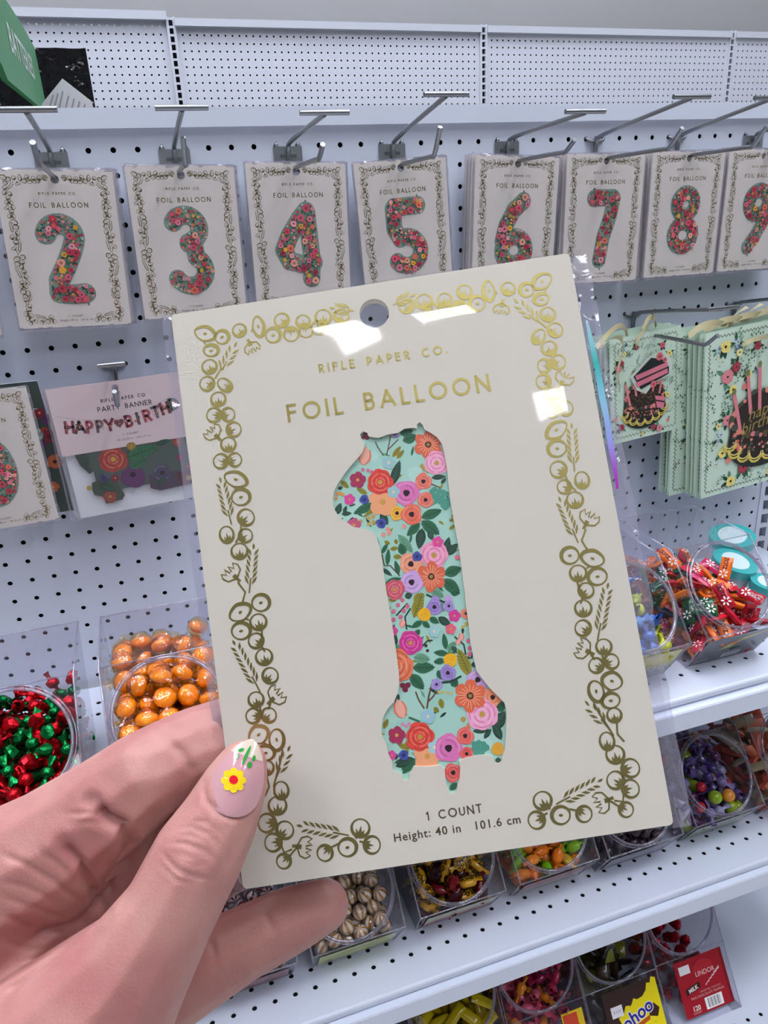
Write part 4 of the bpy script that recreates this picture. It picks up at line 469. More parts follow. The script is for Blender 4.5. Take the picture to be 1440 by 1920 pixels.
# ------------------------------------------------------------ package held in the hand
random.seed(11)
held = empty('balloon_package', 6.106, -30.664, -6.267, 'large foil balloon package numbered 1 held up in the hand at the centre', 'balloon package')
held.rotation_mode = 'QUATERNION'; held.rotation_quaternion = Matrix(RC).to_quaternion()
outer = crect(CWD, CHT)
sheet([outer, circ(PUNCH)], 0.038, .14).build('card', CARD, held)
front = sheet([outer, circ(PUNCH), [tuple(p) for p in ONE]], 0.0, .037); front.build('card_face', CARD, held)
border(MB()).build('foil_border', GOLD, held); card_text(held, GOLD, INK)
a = Art(.000009, .0366); a.mb.poly([(-.9, -2.6), (.85, -2.6), (.85, 1.65), (-.9, 1.65)], .0368, '#A9D5C4')
for k in range(70): a.blob(random.uniform(-.8, .8), random.uniform(-2.4, 1.6), random.uniform(.05, .14), random.choice(['#B4DCCD', '#9FCFBE', '#A4D2C2']), 8)
for k in range(120): a.leaf(*(lambda x, z, t, q: (x, z, x + q * math.cos(t), z + q * math.sin(t)))(random.uniform(-.8, .8), random.uniform(-2.4, 1.55), random.uniform(0, 6.28), random.uniform(.07, .13)), .028, random.choice('ggdol'), False)
for e in FLOR:
    if e[0] == 'leaf': a.leaf(e[2], e[3], e[4], e[5], e[6], e[1])
    elif e[0] == 'stem': a.mb.ribbon([(e[3 + i], e[4 + i]) for i in range(0, len(e) - 3, 2)], e[2] * 1.6, a.y(), LEAF[e[1]][0], h=0)
    else: a.flower(e[0], e[1], e[2], e[3], e[4], True, math.radians(e[5]) if e[0] not in ('tulip',) else e[5])
a.mb.build('balloon_picture', ART, held)
sh = MB(); ov = [(p[0] + .05, p[1] - .05) for p in ONE]
# cellophane sleeve: front sheet with soft waves, side seams
random.seed(5)
def sleeve(w0, w1, z0, z1, y0, nx=26, nz=34, amp=.02, hole=True):
    m = MB(); V = []
    for j in range(nz + 1):
        for i in range(nx + 1):
            x = w0 + (w1 - w0) * i / nx; z = z0 + (z1 - z0) * j / nz
            e = min(1, min(i, nx - i, j, nz - j) / 2)
            y = y0 - amp * e * (1 + .6 * math.sin(x * 2.1 + z * .9) * math.sin(z * 1.3 + 1)) + (1 - e) * .015
            V.append((x, y, z))
    F = []
    for j in range(nz):
        for i in range(nx):
            cx = w0 + (w1 - w0) * (i + .5) / nx; cz = z0 + (z1 - z0) * (j + .5) / nz
            F.append((j * (nx + 1) + i, j * (nx + 1) + i + 1, (j + 1) * (nx + 1) + i + 1, (j + 1) * (nx + 1) + i))
    return m.add(V, F, None, True)
sleeve(-2.36, 2.38, -3.12, 3.12, -.03, amp=.007).build('cellophane_front', FILMH, held)
for x0, x1, z0, z1 in ((-2.37, -2.27, -3.12, 3.1), (2.26, 2.46, -3.16, 3.08)):
    e = MB(); n = 40; P = []
    for i in range(n + 1):
        z = z0 + (z1 - z0) * i / n; wv = random.uniform(-.008, .008); P += [(x0 + wv, .06, z), (x1 + wv * 2, .04 + random.uniform(-.015, .015), z)]
    e.add(P, [(2 * i, 2 * i + 1, 2 * i + 3, 2 * i + 2) for i in range(n)], None, True)
    e.build('cellophane_seam', FEDGE, held, label='clear crinkled seam')
for cx, cz, sx in ((-2.3, -3.1, -1), (2.36, -3.1, 1)):
    cr_ = MB()
    for k in range(9):
        ax_, az = cx + random.uniform(-.05, .1) * sx, cz + random.uniform(-.08, .22)
        cr_.add([(ax_, random.uniform(-.02, .05), az), (ax_ + random.uniform(-.08, .08), random.uniform(-.05, .05), az + random.uniform(.05, .2)), (ax_ + random.uniform(-.08, .08), random.uniform(-.05, .06), az + random.uniform(-.05, .1))], [(0, 1, 2)])
    cr_.build('cellophane_corner', FEDGE, held)
# rainbow sheen of the sleeve's edge fold, painted as a colour ramp on a strip
hm = bpy.data.materials.new('painted_rainbow_sheen'); hm.use_nodes = True; nt = hm.node_tree; pb = nt.nodes['Principled BSDF']; pb.inputs['Metallic'].default_value = .35; pb.inputs['Roughness'].default_value = .3
tc = nt.nodes.new('ShaderNodeTexCoord'); sx = nt.nodes.new('ShaderNodeSeparateXYZ'); mr = nt.nodes.new('ShaderNodeMapRange'); rp = nt.nodes.new('ShaderNodeValToRGB')
mr.inputs['From Min'].default_value = .4 * S; mr.inputs['From Max'].default_value = 2.3 * S; nt.links.new(tc.outputs['Object'], sx.inputs[0]); nt.links.new(sx.outputs['Z'], mr.inputs['Value']); nt.links.new(mr.outputs[0], rp.inputs[0]); nt.links.new(rp.outputs[0], pb.inputs['Base Color'])
for i, (q, c) in enumerate(((0, '#d21fc0'), (.12, '#c45be8'), (.3, '#a9b4ff'), (.5, '#9fd8f8'), (.75, '#2fc5c0'), (1, '#bfe9f2'))):
    el = rp.color_ramp.elements[i] if i < 2 else rp.color_ramp.elements.new(q); el.position = q; el.color = lin(c)
m = MB(); P = []
for i in range(21):
    z = .42 + 1.9 * i / 20; w = .06 * math.sin(math.pi * (i + .6) / 21.2) ** .5 + .005; P += [(2.3 + .005 * math.sin(i), .03, z), (2.3 + w, .02, z)]
m.add(P, [(2 * i, 2 * i + 1, 2 * i + 3, 2 * i + 2) for i in range(20)]); m.build('painted_rainbow_sheen', hm, held, label='painted rainbow sheen on the sleeve edge')
# ------------------------------------------------------------ the hanging number packages
card_me = sheet([crect(CWD, CHT, .04), circ(PUNCH, 20)], 0.0, .12).mesh('card', CARDW)
bord_me = border(MB()).mesh('foil_border', GOLDW)
tt = empty('t', 0, 0, 0); card_text(tt, GOLDW, INK, False); let_me = [(o_.name.split('.')[0], o_.data) for o_ in tt.children]
for o_ in list(tt.children): bpy.data.objects.remove(o_)
bpy.data.objects.remove(tt)
film_me = sleeve(-2.33, 2.33, -3.22, 3.13, -.04, 16, 22, .03).mesh('cellophane', FILM)
seam_me = []
for x0, x1 in ((-2.34, -2.22), (2.22, 2.36)):
    fe = MB(); n = 30; P = []
    for i in range(n + 1):
        z = -3.22 + 6.35 * i / n; P += [(x0, .05, z), (x1 + random.uniform(-.02, .02), .03 + random.uniform(-.02, .02), z)]
    fe.add(P, [(2 * i, 2 * i + 1, 2 * i + 3, 2 * i + 2) for i in range(n)]); seam_me.append(fe.mesh('cellophane_seam', FEDGE))
for za, zb in ((-3.24, -3.06), (3.17, 3.06)):
    fe = MB(); n = 24; P = []
    for i in range(n + 1):
        x = -2.3 + 4.6 * i / n; P += [(x, .02 + random.uniform(-.03, .02), za + random.uniform(-.02, .02)), (x, .0, zb)]
    fe.add(P, [(2 * i, 2 * i + 1, 2 * i + 3, 2 * i + 2) for i in range(n)]); seam_me.append(fe.mesh('cellophane_seam', FEDGE))
# centre lines of the fat balloon digits, card coordinates, and their half width
def q_(pts): return pts
DIG = {
 '2': ([arc(-.12, .62, .5, 165, -20, 16) + [(.22, .1), (-.05, -.45), (-.38, -1.0), (-.42, -1.45)], [(-.42, -1.5), (0, -1.55), (.5, -1.52)]], .34),
 '3': ([arc(-.05, .7, .52, 150, -70, 16) + [(.0, .15)], [(.0, .12), (.2, .05)] + arc(-.05, -.95, .6, 60, -150, 18)], .32),
 '4': ([[(.28, 1.15), (.0, .85), (-.48, .15), (-.74, -.4), (-.52, -.85), (.05, -1.0), (.45, -1.0)], [(.3, 1.1), (.36, .2), (.42, -.8), (.36, -1.6)], [(.42, -.7), (.5, -.95)]], .34),
 '5': ([[(.62, 1.15), (-.45, 1.15)], [(-.5, 1.1), (-.5, .25)] + arc(.0, -.75, .62, 115, -140, 18)], .33),
 '6': ([[(.35, 1.15), (-.1, .75), (-.45, .1), (-.62, -.6)], arc(-.02, -1.02, .6, 0, 360, 24)], .34),
 '7': ([[(-.55, 1.1), (.45, 1.1)], [(.5, 1.05), (.35, .2), (.05, -.7), (-.1, -1.75)]], .34),
 '8': ([arc(.02, .62, .52, 0, 360, 22), arc(-.0, -.85, .58, 0, 360, 22)], .31),
 '9': ([arc(.02, .5, .58, 0, 360, 24), [(.55, .3), (.45, -.4), (.1, -1.05), (-.35, -1.65)]], .34),
 '0': ([arc(.0, -.3, .6, 0, 360, 24, ry=1.15)], .36)}
PAL = ['#C2384E', '#D9506A', '#E0607A', '#A82848', '#E8745A', '#D9546A', '#E07890', '#C84458', '#EE9AA8', '#E0A838', '#F0A890', '#B83048']
def digit_mesh(d):
    strokes, hw = DIG[d]; hw = hw * 1.12 + .01; strokes = [[(x * 1.1, z * 1.06 - .12) for x, z in s_] for s_ in strokes]; a = Art(.00012, -.002); random.seed(ord(d)); mx = 0
    def dist(x, z):
        b = 9
        for s_ in strokes:
            for (x0, z0), (x1, z1) in zip(s_, s_[1:]):
                dx, dz = x1 - x0, z1 - z0; t = max(0, min(1, ((x - x0) * dx + (z - z0) * dz) / (dx * dx + dz * dz + 1e-9))); b = min(b, math.hypot(x - x0 - dx * t, z - z0 - dz * t))
        return b
    # soft printed shadow edge and base
    for col, g, yy in (('#8d9a92', .03, -.0005), ('#84a094', 0, -.001)):
        for s_ in strokes:
            P = [s_[0]]
            for (x0, z0), (x1, z1) in zip(s_, s_[1:]):
                k = max(1, int(math.hypot(x1 - x0, z1 - z0) / .12)); P += [(x0 + (x1 - x0) * i / k, z0 + (z1 - z0) * i / k) for i in range(1, k + 1)]
            for i, p in enumerate(P):
                y = yy - i * .00001 - (strokes.index(s_)) * .0004; n = 14; r_ = hw + g
                a.mb.add([(p[0] + r_ * math.cos(2 * math.pi * k / n), y, p[1] + r_ * math.sin(2 * math.pi * k / n)) for k in range(n)], [tuple(range(n))], col)
    xs = [p[0] for s_ in strokes for p in s_]; zs = [p[1] for s_ in strokes for p in s_]
    x0, x1, z0, z1 = min(xs) - hw, max(xs) + hw, min(zs) - hw, max(zs) + hw
    for k in range(900):
        x, z = random.uniform(x0, x1), random.uniform(z0, z1)
        if dist(x, z) < hw - .05:
            t = random.uniform(0, 6.28); q = random.uniform(.07, .15)
            if dist(x + q * math.cos(t), z + q * math.sin(t)) < hw - .01: a.leaf(x, z, x + q * math.cos(t), z + q * math.sin(t), q * .42, random.choice('ggddlo'), False)
            elif k % 3 == 0: a.blob(x, z, .05, '#bcd6ca', 7)
    pts = []
    for k in range(900):
        r_ = random.choice([.16, .13, .11, .08, .06]) if k < 500 else random.choice([.04, .055])
        x, z = random.uniform(x0, x1), random.uniform(z0, z1)
        if dist(x, z) < hw - r_ * .9 and all(math.hypot(x - a_, z - b_) > (r_ + c_) * (.8 if math.sin(x * 5 + z * 3) > 0 else 1.25) for a_, b_, c_ in pts):
            pts.append((x, z, r_)); a.flower(random.choice(['ane', 'rose', 'ane', 'petal']) if r_ > .05 else random.choice(['dot', 'petal']), random.choice(PAL), x, z, r_, False)
    # tabs
    p0 = strokes[0][0]; pe = strokes[-1][-1]
    for (tx, tz, dx, dz) in ((p0[0], p0[1] + hw, 0, .09), (pe[0] + .05, pe[1] - hw, .02, -.12), (min(xs), z1 - .12 if d != '7' else z1, -.05, .06)):
        if dist(tx, tz) < hw + .03: a.mb.ribbon([(tx, tz), (tx + dx, tz + dz)], .09, -.001, '#7c8f84', h=0)
    return a.mb.mesh('balloon_picture', ART)
PKG = {}
WORD = dict(zip('0123456789', 'zero one two three four five six seven eight nine'.split()))
def package(d, x, y, z, rot, label, front=True, group=None, tilt=0., yaw=0.):
    t = empty('balloon_package', x, y, z, label, 'balloon package', group)
    link('card', card_me, t); link('cellophane', film_me, t); [link('cellophane_seam', q, t) for q in seam_me]
    link('foil_border', bord_me, t)
    for nme, me in let_me: link(nme, me, t)
    if d not in PKG: PKG[d] = digit_mesh(d)
    link('balloon_picture', PKG[d], t)
    t.rotation_euler = (math.radians(tilt), math.radians(rot), math.radians(yaw)); return t
HOOKS = [('2', 1.5, 1.6, 2.2, -.6), ('3', 6.5, 6.6, 1.2, .15), ('4', 11.5, 11.6, 1.2, .05), ('5', 16.5, 16.4, -2.6, .2), ('6', 22.5, 22.45, 2.5, .1), ('7', 27.5, 27.35, .8, .2), ('8', 32.5, 32.3, .5, .15), ('9', 37.5, 36.9, .5, .15)]
for d, hx, cx, rot, dz in HOOKS:
    n = 4 if d in '67' else 3
    for k in range(n):
        fr = k == 0; sh_ = 0 if fr else (-.13 * k if d in '6789' else .12 * k)
        rr = rot + (0 if fr else random.uniform(-1.2, 1.2)); c_, s_ = math.cos(math.radians(rr)), math.sin(math.radians(rr))
        lb = 'front foil balloon package picturing the numeral %s' % WORD[d] if fr else 'package hanging behind the front numeral %s package' % WORD[d]
        zc = -1.12 - 2.765 * c_ + (random.uniform(-.02, .06) if not fr else 0)
        package(d, hx + (cx - hx) * .5 - 2.765 * s_ * 1.0 + sh_ * .5, -1.35 + .22 * k, zc, rr, lb, fr, None if fr else 'packages stacked behind the numeral ' + WORD[d])
package('0', -3.6 - .33, -1.6, -9.75 - 2.6, -1.5 + 0, 'foil balloon package picturing the numeral zero, left of the pink banner', True).location = W(-3.33, -1.7, -12.42)
DIG['1'] = ([[(-.2, .9), (.15, 1.1), (.2, -1.6)]], .33)
package('1', -3.85, -1.3, -3.95, 1.5, 'balloon package cut by the left edge beside the numeral two package', True)
# ------------------------------------------------------------ wire hooks
def smooth_path(P, it=2):
    for _ in range(it):
        Q = [P[0]]
        for a_, b_ in zip(P, P[1:]):
            Q += [tuple(a_[i] * .75 + b_[i] * .25 for i in range(3)), tuple(a_[i] * .25 + b_[i] * .75 for i in range(3))]
        P = Q + [P[-1]]
    return P
def hook(x, z, style, T, tip, label, tb=.93):
    t = empty('peg_hook', x, 0, z, label, 'hook', 'chrome peg hooks')
    if style == 'plate':
        p = MB().box(-.66, .66, -.09, -.03, -1.02, -.02)
        for s_ in (-.5, .5): p.tube(smooth_path([(s_, -.09, -.02), (s_, -.12, .1), (s_, .0, .1), (s_, .3, .05)], 1), .075, 8)
        p.build('back_plate', PLATE, t)
        MB().box(-.36, .36, -.2, -.09, -.5, -.36).box(-.36, .36, -.2, -.09, -.92, -.78).build('weld_loop', CHROME, t)
    else:
        p = MB().tube(smooth_path([(-.5, .3, .05), (-.5, -.05, .05), (-.42, -.14, -.12), (.42, -.14, -.12), (.5, -.05, .05), (.5, .3, .05)], 2), .085, 8); p.build('cross_wire', CHROME, t)
        MB().tube([(0, -.16, .1), (0, -.16, -1.05)], .1, 8).build('stem', CHROME, t)
    MB().tube(smooth_path([(0, -.16, -.95), (0, -.2, -.1), (0, -.45, .12), (0, T[0], T[1] - .05)], 2), .1, 10).build('upper_wire', CHROME, t)
    m = MB().tube([(-tb, T[0] - .05, T[1]), (tb, T[0] - .05, T[1])], .1, 10); m.build('label_bar', CHROME, t)
    MB().tube(smooth_path([(0, -.16, -.5), (0, -.2, -.98), (0, -.6, -1.0), (0, tip[0] * .84, -1.0 + .12), (0, tip[0] * .88, -.95), (0, tip[0], tip[1])], 2), .1, 10).build('peg', CHROME, t)
    return t
HK = [(1.5, 0, 'plate', (-8.3, .62), (-8.2, -.3), '2'), (6.5, 0, 'plate', (-6.3, .86), (-5.3, 0.0), '3'), (11.5, 0, 'plate', (-7.2, .56), (-6.65, -.45), '4'), (16.5, 0, 'plate', (-6.8, 1.19), (-6.15, .12), '5'),
      (22.5, 0, 'plate', (-7.1, .51), (-6.4, -.48), '6'), (27.5, 0, 'wire', (-7.3, 1.0), (-6.9, -.15), '7'), (32.5, 0, 'wire', (-6.4, 1.04), (-6.4, -.1), '8'), (37.5, 0, 'plate', (-6.8, 1.0), (-6.4, -.2), '9')]
for x, z, s_, T, tip, d in HK: hook(x, z, s_, T, tip, 'chrome wire hook carrying the numeral %s packages' % WORD[d])
hook(-3.5, 0, 'plate', (-6.8, .8), (-6.3, -.2), 'chrome wire hook at the far left edge, left of the numeral two packages')
hook(-3.5, -9, 'wire', (-4.5, .4), (-4.5, -.2), 'chrome wire hook carrying the numeral zero package')
hook(2.5, -9, 'wire', (-3.2, .55), (-5.2, -.2), 'short chrome wire hook carrying the party banner packages', .55)
hook(30.5, -9, 'wire', (-7.1, 1.0), (-7.0, -.3), 'long chrome wire hook above the small cake gift bags')
hook(37.5, -9, 'wire', (-6.6, 1.1), (-6.4, -.3), 'chrome wire hook above the large cake gift bags at the right edge')
# ------------------------------------------------------------ party banner packages
PINK = mat('header_pink', '#dcc9cc', .5); PAPERW = mat('white_backing', '#dfe3ec', .55)
def banner(x, y, z, rot, label, group=None, full=True):
    t = empty('banner_package', x, y, z, label, 'party banner', group); t.rotation_euler = (0, math.radians(rot), 0)
    hd = [[(-2.85, -2.75), (2.85, -2.75), (2.85, .3), (-2.85, .3)], circ((0, 0, .15), 20)]
    sheet(hd, -.02, .03).build('header_card', PINK, t)
    MB().box(-2.75, 2.75, .16, .2, -5.85, -2.7).build('backing_card', PAPERW, t)
    if full:
        m = MB(); caps(m, 'RIFLE PAPER CO', .25, -.5, .13, .022, .07, -.022); caps(m, 'PARTY BANNER', .25, -.87, .2, .03, .075, -.022)
        caps(m, '1 COUNT', .25, -2.17, .08, .014, .05, -.022); add_text(m, '59 x 6.375 in   150 x 17 cm', .35, -2.4, .12, y=-.024, space=1.1); m.build('header_lettering', BLACK, t)
        a = Art(.0001, -.024); random.seed(4); xs = -2.45; wd_ = .30; letters = 'HAPPY*BIRTHD'; cols = ['#8E3F52', '#5C4A50', '#B0485A', '#70606a', '#7d3246', '#4d5a50']
        for i, ch in enumerate(letters):
            w = .40; cx = xs + .2 + i * .42; zz = -1.68 + .0105 * (i - 4.6) ** 2 + .012 * i; sl = .028 * (i - 4.2)
            if ch == '*':
                a.blob(cx - .09, zz + .06, .13, '#7d3246', 10); a.blob(cx + .09, zz + .06, .13, '#5C4A50', 10); a.mb.add([(cx - .2, a.y(), zz + .02), (cx + .2, a.y(), zz + .02), (cx, a.y(), zz - .22)], [(0, 1, 2)], '#70404c')
            else: caps(a.mb, ch, cx, zz, .46, .13, 0, a.y(), cols[i % 6], math.atan(sl * .8), 0)
            for k in range(9): a.flower('dot', random.choice(['#D98C94', '#3f5a4a', '#D06A52', '#C9A8A8']), cx + random.uniform(-.15, .15), zz + random.uniform(-.17, .17), random.uniform(.02, .04))
        a.mb.ribbon([(-2.7 + .27 * i, -1.38 + .0021 * (i - 8.8) ** 2 * 3.2) for i in range(21)], .02, -.0235, '#b9a8a8', h=0); a.mb.build('bunting_picture', ART, t)
        # folded floral letters showing below the header
        g = Art(.0003, 0.0); random.seed(9); D = '#3E4844'
        pieces = [([(-2.35, -2.7), (-1.6, -2.7), (-1.35, -3.5), (-1.9, -3.75), (-2.2, -3.3)], D), ([(-1.9, -2.75), (2.6, -2.75), (2.55, -4.6), (1.3, -4.75), (-1.7, -4.7), (-1.7, -3.7)], '#4a5a54'), ([(-1.95, -4.55), (-1.9, -4.2), (-1.6, -4.1), (-.9, -4.1), (-.6, -5.05), (-.75, -5.25), (-1.5, -5.3), (-1.55, -4.95), (-1.9, -4.8)], '#3d4d40'),
                  ([(.6, -4.3), (2.0, -4.3), (2.05, -5.1), (1.0, -5.15), (.6, -4.95)], '#4a3f52'), ([(1.9, -4.4), (2.65, -4.35), (2.65, -5.05), (2.0, -5.1)], '#5a2638')]
        for P, c in pieces: g.mb.poly(P, g.y(), c)
        for k, c, x_, z_, r_ in (('rose', '#B04234', -.75, -3.25, .62), ('rose', '#8E3A2A', -1.25, -5.0, .3), ('blob', '#5B2C62', -.05, -4.25, .55), ('ane', '#4A4560', 1.25, -4.3, .42), ('ane', '#34386A', -1.35, -4.05, .2), ('petal', '#7A2238', -.85, -4.15, .2), ('rose', '#A8483A', 2.2, -2.95, .2), ('petal', '#8A2F50', 2.2, -3.7, .18), ('petal', '#7d2440', 2.45, -4.2, .2), ('rose', '#9a7a28', .15, -2.78, .2)):
            if k == 'blob': g.blob(x_, z_, r_, c, 18); [g.ring(x_, z_ + .1, q * r_, .02, '#7c4a80', 0, 360, 16) for q in (.75, .55, .35)]; g.blob(x_, z_ + .12, .14, '#2c1226', 10)
            else: g.flower(k, c, x_, z_, r_, True)
        for q in ((-.2, -3.3, 1.35, -2.95, .62), (-.1, -3.8, .7, -3.45, .45), (-1.6, -4.3, -.95, -4.75, .35), (1.2, -2.9, 1.9, -2.75, .25), (-2.1, -3.3, -1.75, -2.9, .25), (.9, -4.8, 1.4, -4.6, .25)): g.leaf(*q, 'd' if q[4] < .4 else 'g')
        g.mb.build('folded_banner', ART, t)
        for ex, ez in ((-2.05, -4.4), (2.4, -4.75)):
            m = MB(); m.ring = None; P = [(ex + .09 * math.cos(k * .5236), ez + .09 * math.sin(k * .5236)) for k in range(12)]; m.ribbon(P, .07, -.03, closed=True, h=.01); m.disc((ex, -.03, ez), .06, n=12); m.build('eyelet', GOLD, t)
    s = sleeve(-2.95, 2.95, -5.95, .38, -.05, 14, 16, .03); s.build('cellophane', FILM, t)
    e = MB(); n = 20
    for x0, x1, z0, z1 in ((-2.97, -2.86, -5.97, .38), (2.86, 2.97, -5.97, .38)):
        P = []
        for i in range(n + 1): zz = z0 + (z1 - z0) * i / n; P += [(x0, .03, zz), (x1, random.uniform(0, .05), zz)]
        e.add(P, [(2 * i, 2 * i + 1, 2 * i + 3, 2 * i + 2) for i in range(n)])
    e.build('cellophane_seam', FEDGE, t); return t
banner(2.42, -1.6, -9.75, -2.2, 'pink headed party banner package on the short hook, front one')
banner(2.3, -1.35, -9.8, -1.2, 'party banner package showing a sliver behind the front banner package', None, False)
# a floral item behind the number 0 package
g = Art(.0002, 0); random.seed(21); g.mb.poly([(-1.6, 0), (.25, 0), (.7, -6.2), (-1.2, -6.2)], .0, '#3d4844')
for k in range(26): g.flower(random.choice(['rose', 'ane', 'petal']), random.choice(['#A83A34', '#5B2C62', '#7A2238', '#8FB0A0', '#B8603a']), random.uniform(-1.2, .35), random.uniform(-6, -.3), random.uniform(.15, .35), False)
t = empty('floral_banner', -1.0, -1.0, -9.2, 'dark floral banner peeking out behind the number 0 package at the left edge', 'party banner'); g.mb.build('print', ART, t); MB().add([(-1.6, .01, 0), (.25, .01, 0), (.7, .01, -6.2), (-1.2, .01, -6.2), (-1.6, .08, 0), (.25, .08, 0), (.7, .08, -6.2), (-1.2, .08, -6.2)], [(0, 1, 2, 3), (4, 7, 6, 5), (0, 4, 5, 1), (1, 5, 6, 2), (2, 6, 7, 3), (3, 7, 4, 0)]).build('card', PAPERW, t)
# ------------------------------------------------------------ gift bags
BAGG = mat('mint_paper', '#cde4d2', .55); BAGS = mat('mint_paper_side', '#a9bf9f', .6); RIB = mat('cream_satin_ribbon', '#d2c9a0', .3, .1)
def cake(a, x, z, s, text=True):
    dk = '#241c1a'; a.blob(x, z - .55 * s, 1.04 * s, '#1d2624', 28, 0, .66); a.blob(x, z - .42 * s, 1.06 * s, dk, 28, 0, .62)
    y = a.y(); a.mb.poly([(x - 1.05 * s, z - .42 * s), (x + 1.05 * s, z - .42 * s), (x + .98 * s, z + .2 * s), (x - .98 * s, z + .2 * s)], y, dk); a.blob(x, z + .22 * s, .98 * s, '#2c2320', 28, 0, .6)
    for i in range(90):
        t = math.pi * (1 + random.random()); q = random.uniform(.88, 1.02); a.blob(x + q * s * math.cos(t), z + (.05 - .4 * random.random()) * s + .5 * q * s * math.sin(t), random.uniform(.02, .06) * s, random.choice(['#E88A7A', '#D9605f', '#46584a', '#E9A08A', '#6a5a44']), 6)
    for i in range(46):
        t = 2 * math.pi * i / 46; q = random.uniform(.9, 1.02); a.blob(x + q * s * math.cos(t), z + .22 * s + .6 * q * s * math.sin(t), random.uniform(.04, .1) * s, random.choice(['#3a4a3c', '#E88A7A', '#46543e', '#5a5038', '#E07A80', '#465048']), 7)
    n = 8
    for i in range(n):
        t = math.pi * (1 + (i + .5) / n); cx, cz = x + 1.02 * s * math.cos(t), z - .42 * s + .58 * s * math.sin(t)
        a.ring(cx, cz + .1 * s, .19 * s, .06 * s, '#D8C45A', 180, 360, 6); a.ring(cx, cz + .17 * s, .18 * s, .035 * s, '#EAD880', 180, 360, 6)
    for cx, hh, b in ((-.72, .95, -.1), (-.42, 1.0, .25), (-.15, 1.1, .3), (.4, 1.0, .3), (.72, .9, .15)):
        q = [(x + cx * s, z + b * s), (x + (cx * 1.28 - .02) * s, z + (b + hh) * s)]; a.mb.ribbon(q, .1 * s, a.y(), '#E08890', h=0); a.blob(q[1][0], q[1][1] + .07 * s, .055 * s, '#7a8458', 8, 0, 1.6)
    if text:
        for tx, zz in (('happy', .28), ('birthday', -.02)): add_text(a.mb, tx, x, z + zz * s, .44 * s, a.y(), math.radians(10), '#a08c50', shear=.35)
    else:
        for i in range(110): a.blob(x + random.gauss(0, .42) * s, z + .2 * s + random.gauss(0, .2) * s, .022 * s, random.choice(['#8a7a4a', '#6a5a3c', '#a8884a']), 5)
        a.mb.poly([(x + .5 * s, z + .1 * s), (x + 1.0 * s, z - .05 * s), (x + .95 * s, z - .55 * s), (x + .6 * s, z - .45 * s)], a.y(), '#E07F93'); a.mb.poly([(x + .52 * s, z - .08 * s), (x + .98 * s, z - .24 * s), (x + .97 * s, z - .3 * s), (x + .53 * s, z - .15 * s)], a.y(), '#3a1c20')
